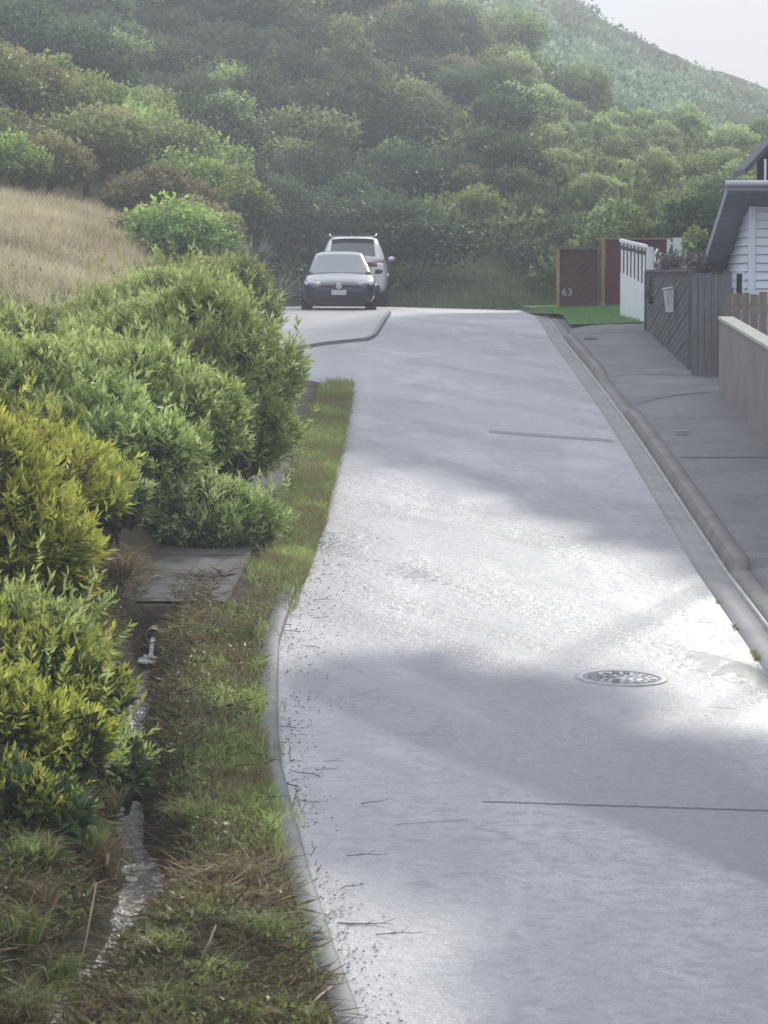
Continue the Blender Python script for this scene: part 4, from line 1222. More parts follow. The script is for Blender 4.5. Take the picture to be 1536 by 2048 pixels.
mb.hexa([A + Vector((-.05, 0, 0.0)), B + Vector((-.05, 0, 0.0)), B + Vector((-.05, 0, .045)), A + Vector((-.05, 0, .045))], [A + Vector((.07, 0, 0.0)), B + Vector((.07, 0, 0.0)), B + Vector((.07, 0, .045)), A + Vector((.07, 0, .045))])
adopt(mb.build('top_rail', M['greyfence']), root)
tag(root, 'long weathered grey gate of diagonal boards along the right footpath', 'gate')
# pale mailbox hanging on it
t0 = 0.72; mp = A.lerp(B, t0)
ms = at(1361, 600, mp.y)
mb = MB()
w, d = 0.20, 0.10
zt_, zb_ = at(1350, 576, mp.y).z, at(1360, 624, mp.y).z
xw = -0.065
mb.hexa([(mp.x + xw, mp.y - w, zb_), (mp.x + xw, mp.y + w * .9, zb_), (mp.x + xw, mp.y + w * 1.15, zt_), (mp.x + xw, mp.y - w * 1.15, zt_)],
        [(mp.x + xw - d, mp.y - w * .9, zb_), (mp.x + xw - d, mp.y + w * .8, zb_), (mp.x + xw - d * 1.5, mp.y + w * 1.1, zt_ - .03), (mp.x + xw - d * 1.5, mp.y - w * 1.1, zt_ - .03)])
M['mail'] = simple('mailbox_paint', (0.52, 0.53, 0.56), 0.5)
mroot = empty('mailbox', (mp.x + xw, mp.y, zb_)); bpy.context.view_layer.update()
adopt(mb.build('box', M['mail']), mroot)
mb = MB(); mb.hexa([(mp.x + xw, mp.y - w * 1.2, zt_ + .002), (mp.x + xw, mp.y + w * 1.2, zt_ + .002), (mp.x + xw, mp.y + w * 1.2, zt_ + .02), (mp.x + xw, mp.y - w * 1.2, zt_ + .02)],
                   [(mp.x + xw - d * 1.7, mp.y - w * 1.2, zt_ - .028), (mp.x + xw - d * 1.7, mp.y + w * 1.2, zt_ - .028), (mp.x + xw - d * 1.7, mp.y + w * 1.2, zt_ - .01), (mp.x + xw - d * 1.7, mp.y - w * 1.2, zt_ - .01)])
adopt(mb.build('lid', M['mail']), mroot)
tag(mroot, 'pale grey tapered mailbox hung on the diagonal board gate', 'mailbox')

# vertical paling fence facing the camera, next to the gate
def paling_fence(name, P0, P1, zt0, zt1, zb0, zb1, mat, label, board=0.13, seed=1, jitter=0.012, rails=2):
    q = random.Random(seed)
    root = empty(name, (P0[0], P0[1], zb0)); bpy.context.view_layer.update()
    P0 = Vector((P0[0], P0[1], 0)); P1 = Vector((P1[0], P1[1], 0)); L = (P1 - P0).length; e = (P1 - P0).normalized(); nn = Vector((e.y, -e.x, 0))
    n = max(1, int(L / board)); bw = L / n
    mb = MB()
    for i in range(n):
        a = P0 + e * (i * bw + .005); b = P0 + e * ((i + 1) * bw - .005)
        t = (i + .5) / n; zt = zt0 + (zt1 - zt0) * t + q.uniform(-jitter, jitter); zb = zb0 + (zb1 - zb0) * t
        off = nn * (q.uniform(0, .006))
        mb.hexa([a + off + Vector((0, 0, zb)), b + off + Vector((0, 0, zb)), b + off + Vector((0, 0, zt)), a + off + Vector((0, 0, zt))],
                [a + off - nn * .02 + Vector((0, 0, zb)), b + off - nn * .02 + Vector((0, 0, zb)), b + off - nn * .02 + Vector((0, 0, zt)), a + off - nn * .02 + Vector((0, 0, zt))])
    adopt(mb.build('palings', mat), root)
    for k in range(rails):
        f = 0.2 + 0.62 * k / max(1, rails - 1)
        A = P0 + Vector((0, 0, zb0 + (zt0 - zb0) * f)) - nn * .024; B = P1 + Vector((0, 0, zb1 + (zt1 - zb1) * f)) - nn * .024
        mb = MB(); mb.hexa([A, B, B + Vector((0, 0, .09)), A + Vector((0, 0, .09))], [A - nn * .05, B - nn * .05, B - nn * .05 + Vector((0, 0, .09)), A - nn * .05 + Vector((0, 0, .09))])
        adopt(mb.build('rail', mat), root)
    tag(root, label, 'fence'); return root
f0 = gp(1382, 752, 0.14); f1x = at(1450, 757, f0[1] - 0.3).x
paling_fence('paling_fence', f0, (f1x + .1, f0[1] - .3), at(1382, 546, f0[1]).z, at(1450, 548, f0[1] - .3).z, float(base_z(f0[1])), float(base_z(f0[1])), M['paling'],
             'short grey vertical paling fence between the diagonal gate and the retaining wall', 0.115, 3)
Yb = 50.5
paling_fence('paling_fence', (at(1447, 600, Yb).x, Yb), (at(1447, 600, Yb).x + 5.0, Yb - 0.4), at(1447, 588, Yb).z, at(1536, 584, Yb).z + .1, float(base_z(Yb)) + .1, float(base_z(Yb)) + .1, M['brownpaling'],
             'brown vertical paling fence in front of the weatherboard house, above the retaining wall', 0.14, 5, 0.02)
# leaning timber lying on the wall side garden
A = at(1500, 630, 47.5); B = at(1590, 618, 46.0)
mb = MB(); mb.hexa([A, B, B + Vector((0, 0, .12)), A + Vector((0, 0, .12))], [A + Vector((0, .05, 0)), B + Vector((0, .05, 0)), B + Vector((0, .05, .12)), A + Vector((0, .05, .12))])
o = mb.build('timber_plank', M['brownpaling']); tag(o, 'weathered plank fixed low on the brown paling fence above the retaining wall', 'plank')

# white slatted fence
def white_fence():
    w0 = gp(1240, 633, 0.17); w1 = gp(1291, 648, 0.15)
    P0 = Vector((w0[0], w0[1], 0)); P1 = Vector((w1[0], w1[1], 0)); L = (P1 - P0).length; e = (P1 - P0).normalized(); nn = Vector((e.y, -e.x, 0))
    zt0, zt1 = at(1243, 482, w0[1]).z, at(1288, 494, w1[1]).z
    zb0, zb1 = at(1240, 633, w0[1]).z - .05, at(1291, 648, w1[1]).z - .05
    zm0, zm1 = at(1243, 545, w0[1]).z, at(1288, 572, w1[1]).z
    root = empty('white_fence', (w1[0], w1[1], zb1)); bpy.context.view_layer.update()
    V = lambda s, z: P0 + e * s + Vector((0, 0, z))
    lin = lambda a, b, s: a + (b - a) * s / L
    mb = MB(); n = 7; bw = L / n
    for i in range(n):                       # lower solid boards
        a, b = i * bw + .002, (i + 1) * bw - .002
        f = [V(a, lin(zb0, zb1, a)), V(b, lin(zb0, zb1, b)), V(b, lin(zm0, zm1, b)), V(a, lin(zm0, zm1, a))]
        mb.hexa(f, [p - nn * .03 for p in f])
    adopt(mb.build('lower_boards', M['white']), root)
    for i in range(n):
        a, b = i * bw + .16 * bw, (i + 1) * bw - .30 * bw
        f = [V(a, lin(zm0, zm1, a)), V(b, lin(zm0, zm1, b)), V(b, lin(zt0, zt1, b) - .02), V(a, lin(zt0, zt1, a) - .02)]
        mb = MB(); mb.hexa(f, [p - nn * .008 for p in f]); adopt(mb.build('slat', M['white']), root)
    f = [V(-.02, zt0 - .17), V(L - .05, zt1 - .17), V(L - .05, zt1 - .09), V(-.02, zt0 - .09)]
    mb = MB(); mb.hexa([p + nn * .012 for p in f], [p + nn * .002 for p in f]); adopt(mb.build('dark_rail', M['dgreen']), root)
    mb = MB()
    for i in range(n):
        a, b = i * bw, (i + 1) * bw - .02
        f = [V(a, lin(zt0, zt1, a) - .02), V(b, lin(zt0, zt1, b) - .02), V(b, lin(zt0, zt1, b) + .04), V(a, lin(zt0, zt1, a) + .05)]
        mb.hexa([p + nn * .03 for p in f], [p - nn * .05 for p in f])
    adopt(mb.build('top_cap', M['white']), root)
    mb = MB(); pw = 0.15
    zt = at(1300, 494, w1[1]).z
    mb.box((w1[0] + pw / 2 + .01, w1[1], (zb1 + zt) / 2), (pw, 0.12, zt - zb1), bev=.006); adopt(mb.build('end_post', M['white']), root)
    tag(root, 'white fence with solid lower half and slatted top, right of the numbered maroon panel', 'fence')
white_fence()

# maroon fence with number
def maroon():
    Y = 76.2
    zb = float(lawn_z(5, Y)) - .03
    x0, x1 = at(1119, 600, Y).x, at(1194, 600, Y).x
    zt = at(1150, 499, Y).z
    root = empty('maroon_fence', (x0, Y, zb)); bpy.context.view_layer.update()
    xm = (x0 + x1) / 2
    o, e, nn, L = diag_panel((x0, Y), (x1, Y), zt, zt, zb, zb, M['maroon'], 'diagonal_boards', root, 0.15, 0.9, gap=0.02); adopt(o, root)
    mb = MB(); mb.box((x0 - .04, Y, (zb + zt) / 2 + .01), (.075, .10, zt - zb + .06), bev=.005); adopt(mb.build('post', M['tanpost']), root)
    mb = MB(); mb.box((xm, Y - .005, zt + .025), (x1 - x0 + .1, .11, .045), bev=.005); adopt(mb.build('top_rail', M['brownpaling']), root)
    cu = bpy.data.curves.new('house_number', 'FONT'); cu.body = '63'; cu.size = 0.255; cu.extrude = 0.006; cu.offset = 0.0; cu.space_character = 1.12
    to = bpy.data.objects.new('tmp_text', cu); col.objects.link(to)
    bpy.context.view_layer.update()
    me = bpy.data.meshes.new_from_object(to.evaluated_get(bpy.context.evaluated_depsgraph_get()))
    bpy.data.objects.remove(to)
    nb = link('house_number', me, M['mail'])
    p = at(1123, 591, Y)
    nb.location = (p.x, Y - .05, p.z); nb.rotation_euler = (R(90), 0, 0)
    bpy.context.view_layer.update(); nb.parent = root; nb.matrix_parent_inverse = root.matrix_basis.inverted()
    tag(root, 'dark maroon fence of diagonal boards carrying the white house number 63', 'fence')
    # tall posts + long fence behind the white one
    xa, xb = at(1211, 600, 76.6).x, at(1414, 600, 76.6).x
    zt2 = at(1300, 479, 76.6).z
    r2_ = empty('maroon_fence', (xa, 76.6, zb)); bpy.context.view_layer.update()
    o, e, nn, L = diag_panel((xa, 76.6), (xb, 76.6), zt2, zt2, zb, zb, M['maroon2'], 'diagonal_boards', r2_, 0.15, -0.9, gap=0.02); adopt(o, r2_)
    mb = MB(); mb.box(((xa + xb) / 2 - .1, 76.58, zt2 + .02), (xb - xa + .25, .12, .04), bev=.004); adopt(mb.build('top_rail', M['tanpost']), r2_)
    mb = MB(); xp = at(1206, 600, 76.4).x; mb.box((xp, 76.45, (zb + zt2) / 2), (.10, .10, zt2 - zb + .0), bev=.006); adopt(mb.build('post', M['tanpost']), r2_)
    mb = MB(); xp = at(1198, 600, 76.4).x; mb.box((xp - .01, 76.42, (zb + zt2 - .12) / 2), (.075, .09, zt2 - zb - .14), bev=.006); adopt(mb.build('post', M['brownpaling']), r2_)
    tag(r2_, 'taller maroon red board fence with tan posts behind the white slatted fence', 'fence')
maroon()

# white gate piece and stair rail further back
def white_bits():
    Y = 73.5
    root = empty('white_gate', (at(1336, 560, Y).x, Y, 3.3)); bpy.context.view_layer.update()
    for i, (pa, pb, ya, yb) in enumerate([(1334, 1341, 478, 560), (1346, 1364, 475, 560)]):
        a, b = at(pa, ya, Y), at(pb, yb, Y)
        mb = MB(); mb.box(((a.x + b.x) / 2, Y, (a.z + b.z) / 2), (b.x - a.x, .05, a.z - b.z), bev=.006); adopt(mb.build('board', M['white']), root)
    a, b = at(1334, 484, Y), at(1364, 489, Y)
    mb = MB(); mb.box(((a.x + b.x) / 2, Y + .03, (a.z + b.z) / 2), (b.x - a.x, .04, .06)); adopt(mb.build('rail', M['white']), root)
    tag(root, 'small white gate standing behind the diagonal board gate', 'gate')
    root = empty('stair_rail', (at(1312, 540, 72).x, 72, 3.3)); bpy.context.view_layer.update()
    for i, (a, b) in enumerate([((1308, 512), (1316, 498)), ((1313, 540), (1322, 506)), ((1320, 545), (1327, 520))]):
        A, B = at(*a, 72), at(*b, 72)
        mb = MB(); mb.tube([A, B], .035, 8); adopt(mb.build('rail', M['white']), root)
    mb = MB(); A, B = at(1310, 560, 72), at(1310, 505, 72); mb.tube([A, B], .02, 8); adopt(mb.build('post', M['white']), root)
    mb = MB(); A, B = at(1326, 560, 72), at(1326, 520, 72); mb.tube([A, B], .02, 8); adopt(mb.build('post', M['white']), root)
    tag(root, 'slanting white handrail between the white fence and the small white gate', 'handrail')
white_bits()
# garden shrubs behind the gate
def small_shrub(px, py, Y, W, H, mat, seed, label):
    p = at(px, py, Y); z = float(base_z(Y)) + .03
    me, lobes = crown_mesh('foliage', W, H, seed, 7, int(1500 * W * H) + 400, 0.10, 0.1)
    root = empty('shrub', (p.x, Y, z)); link('foliage', me, M[mat], root); link('stems', trunk_mesh('stems', lobes, H, seed, .03), M['bark'], root)
    tag(root, label, 'shrub')
small_shrub(1392, 500, 70, 1.0, 2.05, 'tree_pale', 201, 'yellowish garden shrub rising behind the diagonal gate next to the house eave')
M['hedge'] = leaf_mat('grey_hedge_leaf', (0.066, 0.066, 0.066), (0.143, 0.136, 0.128), (0.242, 0.231, 0.209), 0.2, 0.7, 0.0)
small_shrub(1345, 540, 62, 1.1, 1.75, 'hedge', 202, 'grey-brown twiggy hedge plant just behind the diagonal board gate')
small_shrub(1395, 540, 59, 1.2, 1.85, 'hedge', 203, 'grey-brown twiggy hedge plant in the shade of the house eave')
small_shrub(1205, 605, 77.6, 1.0, 1.0, 'tree_dark', 204, 'low dark shrub at the foot of the maroon fence')

# ================================================================== ADDED TREES BEYOND THE RIGHT EDGE (unseen, placed to shade the road)
def shade_tree(gx, gy, r, t=None, tall=1.0, seed=0, label=''):
    need = (0.127 * gy + r + .3 - gx) / (math.sin(SUN_AZ) - 0.127 * math.cos(SUN_AZ))
    t = max(need, (6.6 + r * .5 - gx) / math.sin(SUN_AZ), t or 0)
    x, y = gx + t * math.sin(SUN_AZ), gy + t * math.cos(SUN_AZ)
    zc = float(road_z(gx, gy)) + t * math.tan(SUN_EL)
    zb = float(base_z(min(y, 90)))
    H = zc - zb + r * tall
    me, lobes = crown_mesh('crown', 2 * r, 2 * r * tall, seed, 14, int(1500 * r * r) + 500, min(.34, .25 * r + .12), 0.0)
    root = empty('shade_tree', (x, y, zb))
    cr_ = link('crown', me, M['tree_olive'], root); cr_.location = (0, 0, H - 2 * r * tall)
    mb = MB(); mb.tube([(0, 0, -.3), (.1, 0, (H - r * tall) * .5), (0, 0, H - r * tall)], [.09, .07, .05], 8)
    for k in range(5):
        a = k * 1.3; z0 = H - 2 * r * tall + .2; mb.tube([(0, 0, z0), (r * .55 * math.cos(a), r * .55 * math.sin(a), z0 + r * tall * .9)], [.03, .01], 6)
    mb.build('trunk', M['bark'], root)
    tag(root, label, 'tree', 'trees added beyond the right edge to shade the road')
GTP = [(800, 1480, 1.3), (1180, 1600, 1.3), (1460, 1730, 1.3), (1420, 1900, 1.0), (1560, 2000, 1.2)]
GT = [(*gp(a, b), c) for a, b, c in GTP]
def shade_tree_label(i): return 'bushy garden tree standing in the yards beyond the right edge of the road'
GT = [(a, b, c, shade_tree_label(0)) for a, b, c in GT]
for i, (gx, gy, r_, lab) in enumerate(GT): shade_tree(gx, gy, r_, None, 1.0, 400 + i, lab)

def conifer_mesh(name, seed, H, r0, n=5200):
    q = np.random.default_rng(seed)
    t = q.random(n) ** .8; a = q.uniform(0, 6.28, n)
    rad = r0 * np.clip(1.15 * (1 - t ** 3.5), .12, 1) * q.uniform(.55, 1.08, n) * (1 + .12 * np.sin(a * 5 + t * 30))
    P = np.stack([rad * np.cos(a), rad * np.sin(a), .3 + t * (H - .3)], 1)
    D = np.stack([np.cos(a), np.sin(a), q.uniform(.3, 1.6, n)], 1) + q.normal(size=(n, 3)) * .3
    V, F = leaf_quads(P, D, q.uniform(.35, .7, n), q.uniform(.25, .45, n), .2, q)
    return np_mesh(name, V, F, np.clip(.3 + .3 * t + q.normal(size=n) * .15, 0, 1))
con_me = [conifer_mesh("crown", 900 + k, 10.7, 1.3) for k in range(3)]
for m_ in con_me: m_.materials.append(M['tree_dark'])
mb = MB(); mb.tube([(0, 0, -.4), (0, 0, 5), (0, 0, 10.5)], [.2, .14, .03], 8); con_tr = mb.mesh('trunk'); con_tr.materials.append(M['bark'])
SA, CA, TE = math.sin(SUN_AZ), math.cos(SUN_AZ), math.tan(SUN_EL)
row = []
def shade_row(p, q, n):                       # unseen row, added so its tops throw a shadow edge from p to q
    for k in range(n):
        gx, gy = p[0] + (q[0] - p[0]) * k / (n - 1), p[1] + (q[1] - p[1]) * k / (n - 1)
        t = max((0.127 * gy + 2.5 - gx) / (SA - 0.127 * CA), 24)
        x, y = gx + t * SA, gy + t * CA
        zb = max(float(base_z(y)), float(hill_z(x, y)) if y > 84 else -9)
        row.append((x, y, zb, (float(road_z(gx, gy)) + t * TE - zb) / 10.4))
shade_row((-.6, 44.4), (3.2, 31.7), 14); shade_row((3.6, 30.2), (5.5, 27.0), 4)
shade_row((-.5, 45.5), (-.3, 66), 16); shade_row((1.2, 43.0), (2.2, 66), 14); shade_row((3.4, 38), (4.0, 66), 14)
for i, (x, y, zb_, sc_) in enumerate(row):
    o = empty('shade_conifer', (x, y, zb_), i * 1.9); o.scale = (1, 1, sc_ * (1 + .015 * math.sin(i * 2.7)))
    for n_, m_ in (('crown', con_me[i % 3]), ('trunk', con_tr)):
        c_ = bpy.data.objects.new(n_, m_); col.objects.link(c_); c_.parent = o
    tag(o, 'tall dark evergreen added out of view on the right to shade the road', 'tree', 'conifers added out of view to shade the road')

# ================================================================== HOUSES
M['board'] = simple('pale_weatherboard_paint', (0.74, 0.78, 0.86), 0.55, var=0.04, scale=2)
M['trim'] = simple('white_trim_paint', (0.78, 0.81, 0.87), 0.5, var=0.03)
M['soffit'] = simple('grey_soffit', (0.27, 0.30, 0.35), 0.8)
M['roofm'] = simple('roof_metal_grey', (0.10, 0.115, 0.135), 0.8, var=0.08)
M['fascia'] = simple('fascia_paint', (0.40, 0.44, 0.50), 0.5, var=0.05)
M['glass'] = simple('dark_window_glass', (0.02, 0.025, 0.03), 0.06, var=0.0)

def weatherboards(bm_, A, B, z0, z1, board=0.155, th=0.034, outn=Vector((0, -1, 0)), topf=None):
    """sloped lap boards on the wall between plan points A and B"""
    A = Vector((A[0], A[1], 0)); B = Vector((B[0], B[1], 0))
    n = int((z1 - z0) / board)
    for i in range(n + 1):
        za = z0 + i * board; zb = min(z1, za + board - .007)
        if zb <= za + .01: continue
        sa = sb = None
        a, b = A.copy(), B.copy()
        if topf is not None:
            # top line zt(t) falls along A->B ; cut board length
            t_ok = topf(zb)
            if t_ok <= 0.02: continue
            b = A.lerp(B, min(1, t_ok))
        b0 = b if topf is None else A.lerp(B, min(1, topf(za)))
        f = [a + outn * th + Vector((0, 0, za)), b0 + outn * th + Vector((0, 0, za)), b + outn * .002 + Vector((0, 0, zb)), a + outn * .002 + Vector((0, 0, zb))]
        g = [p - outn * .02 for p in (a + Vector((0, 0, za)), b0 + Vector((0, 0, za)), b + Vector((0, 0, zb)), a + Vector((0, 0, zb)))]
        bm_.hexa(f, g)

def house_a():
    Y0 = 56.0
    c = at(1497, 500, Y0); X0 = c.x
    zb = float(base_z(Y0)) + .25
    ztop = at(1500, 388, Y0).z
    root = empty('weatherboard_house', (X0, Y0, zb)); bpy.context.view_layer.update()
    P = lambda x, y, z: (x, y, z)
    # roof: single pitch falling to the back
    Yf = 55.35; Xl = at(1455, 380, Yf).x
    zf_t, zf_b = at(1460, 364, Yf).z, at(1460, 386, Yf).z
    pitch = 0.33; Ye = 59.6
    zr = lambda y, top: (zf_t if top else zf_b) - pitch * (y - Yf)
    Xr = X0 + 2.4
    mb = MB()
    mb.hexa([(Xl, Yf, zf_b + .01), (Xr, Yf, zf_b + .01), (Xr, Yf, zf_t), (Xl, Yf, zf_t)],
            [(Xl, Ye, zr(Ye, 0) + .01), (Xr, Ye, zr(Ye, 0) + .01), (Xr, Ye, zr(Ye, 1)), (Xl, Ye, zr(Ye, 1))])
    adopt(mb.build('roof', M['soffit']), root)
    mb = MB(); mb.box(((Xl + Xr) / 2 - .02, Yf - .03, (zf_t + zf_b) / 2 + .025), (Xr - Xl + .06, .05, zf_t - zf_b - .03), bev=.008); adopt(mb.build('fascia', M['fascia']), root)
    mb = MB(); mb.tube([(Xl - .05, Yf - .09, zf_t - .03), (Xr, Yf - .09, zf_t - .03)], .06, 10); adopt(mb.build('gutter', M['fascia']), root)
    # front wall
    mb = MB(); zt = zr(Y0, 0) - .01
    weatherboards(mb, (X0 + .13, Y0), (X0 + 2.2, Y0), zb, zt); adopt(mb.build('wall', M['board']), root)
    mb = MB(); mb.box((X0 + .06, Y0 - .012, (zb + zt) / 2), (.13, .05, zt - zb), bev=.004); adopt(mb.build('corner_board', M['trim']), root)
    # side wall (faces the road), recedes and its top follows the roof
    mb = MB(); Ysd = 59.45
    def topf(z): return ((zf_b - z) / pitch + Yf - Y0) / (Ysd - Y0)
    weatherboards(mb, (X0, Y0 + .04), (X0, Ysd), zb, zt, outn=Vector((-1, 0, 0)), topf=topf); adopt(mb.build('wall', M['board']), root)
    mb = MB(); mb.hexa([(X0 + .05, Y0 + .05, zb), (X0 + 2.15, Y0 + .05, zb), (X0 + 2.15, Y0 + .05, zt), (X0 + .05, Y0 + .05, zt)],
                       [(X0 + .05, Ysd, zb), (X0 + 2.15, Ysd, zb), (X0 + 2.15, Ysd, zr(Ysd, 0) - .02), (X0 + .05, Ysd, zr(Ysd, 0) - .02)])
    adopt(mb.build('wall_core', M['board']), root)
    # small window low in the side wall
    mb = MB(); mb.box((X0 - .03, Y0 + .9, at(1488, 570, Y0 + .9).z), (.05, .95, .55), bev=.004); wf = mb.build('window', M['trim']); adopt(wf, root)
    mb = MB(); mb.box((X0 - .058, Y0 + .9, at(1488, 570, Y0 + .9).z), (.012, .8, .42)); pn = mb.build('pane', M['glass'])
    bpy.context.view_layer.update(); pn.parent = wf; pn.matrix_parent_inverse = wf.matrix_world.inverted()
    mb = MB(); mb.tube([(X0 - .06, Ysd - .15, zb), (X0 - .06, Ysd - .15, zr(Ysd, 0) - .02)], .04, 10); adopt(mb.build('downpipe', M['trim']), root)
    tag(root, 'pale lavender weatherboard house with overhanging roof at the right edge', 'house')
house_a()
def house_b():
    Y0 = 78.0
    zb = float(base_z(Y0))
    pk = at(1640, 175, Y0); le = at(1486, 338, Y0)
    D = 2.2
    root = empty('gabled_house', (pk.x, Y0, zb)); bpy.context.view_layer.update()
    xl, xr = le.x, 2 * pk.x - le.x
    mb = MB()
    for s in (-1, 1):
        xe = pk.x + s * (pk.x - xl)
        f = [(pk.x, Y0 - .5, pk.z), (xe, Y0 - .5, le.z), (xe, Y0 + D, le.z), (pk.x, Y0 + D, pk.z)]
        mb.hexa(f, [(a, b, c - .16) for a, b, c in f])
    adopt(mb.build('roof', M['roofm']), root)
    mb = MB(); xi = xl + .55
    slope = (pk.z - le.z) / (pk.x - xl)
    zc = le.z - .17 + slope * .55
    f = [(xi, Y0, zb), (xr - .55, Y0, zb), (xr - .55, Y0, zc), (pk.x, Y0, pk.z - .18), (xi, Y0, zc)]
    va = [mb.bm.verts.new(p) for p in f]; vb = [mb.bm.verts.new((a, b + D - .5, c)) for a, b, c in f]
    mb.bm.faces.new(va); mb.bm.faces.new(vb[::-1])
    for i in range(5): mb.bm.faces.new([va[i], vb[i], vb[(i + 1) % 5], va[(i + 1) % 5]])
    adopt(mb.build('wall', M['roofm']), root)
    mb = MB(); p0, p1 = at(1531, 318, Y0 - .6), at(1531, 366, Y0 - .6); mb.tube([p1 - Vector((0, 0, 2)), p0], .03, 8); adopt(mb.build('vent_pipe', M['trim']), root)
    tag(root, 'grey gabled roof of a second house showing behind the weatherboard one', 'house')
house_b()

# ================================================================== CARS
def car_paint(name, c, rough=0.25, coat=1.0, metal=0.0):
    t = NT(name); p = t.coord('Object'); n = t.noise(p, 3, 4)
    t.set(Base_Color=t.ramp(n, [(0.3, tuple(v * .9 for v in c)), (0.7, c)]), Roughness=rough, Metallic=metal)
    t.b.inputs['Coat Weight'].default_value = coat; t.b.inputs['Coat Roughness'].default_value = 0.04
    return t.m
M['navy'] = car_paint('dark_blue_car_paint', (0.007, 0.012, 0.048), 0.35, 1.0)
M['carwhite'] = car_paint('white_car_paint', (0.72, 0.72, 0.72), 0.3)
M['black'] = simple('black_plastic', (0.014, 0.015, 0.018), 0.5, var=0.1)
M['tyre'] = simple('tyre_rubber', (0.018, 0.018, 0.02), 0.85, var=0.2)
M['rim'] = simple('alloy_rim', (0.45, 0.46, 0.48), 0.3, 0.9, var=0.05)
M['carglass'] = simple('tinted_car_glass', (0.03, 0.038, 0.045), 0.04, var=0.0, spec=0.8)
M['wsglass'] = simple('windscreen_glass', (0.07, 0.09, 0.10), 0.08, var=0.0, spec=0.7, coat=0.4)
M['lamp'] = simple('headlamp_glass', (0.55, 0.58, 0.62), 0.12, var=0.1, coat=1.0)
M['drl'] = simple('light_strip', (0.85, 0.86, 0.88), 0.2, var=0.0)
M['chrome'] = simple('chrome', (0.75, 0.76, 0.78), 0.15, 1.0, var=0.0)
M['plate'] = simple('number_plate', (0.62, 0.63, 0.64), 0.45, var=0.2, scale=60)
M['platedark'] = simple('plate_smudge', (0.22, 0.23, 0.25), 0.6)
M['redlamp'] = simple('tail_lamp_red', (0.16, 0.012, 0.016), 0.15, var=0.15, coat=1.0)

def loft(secs, closed_ends=True):
    """secs: list of lists of half-section points (x>=0) from bottom centre to top centre; mirrored"""
    bm = bmesh.new(); rings = []
    for s in secs:
        full = [Vector(p) for p in s] + [Vector((-p[0], p[1], p[2])) for p in s[-2:0:-1]]
        rings.append([bm.verts.new(p) for p in full])
    n = len(rings[0])
    for i in range(len(rings) - 1):
        for k in range(n):
            bm.faces.new([rings[i][k], rings[i][(k + 1) % n], rings[i + 1][(k + 1) % n], rings[i + 1][k]])
    if closed_ends:
        bm.faces.new(rings[0]); bm.faces.new(rings[-1])
    bmesh.ops.recalc_face_normals(bm, faces=bm.faces[:])
    return bm

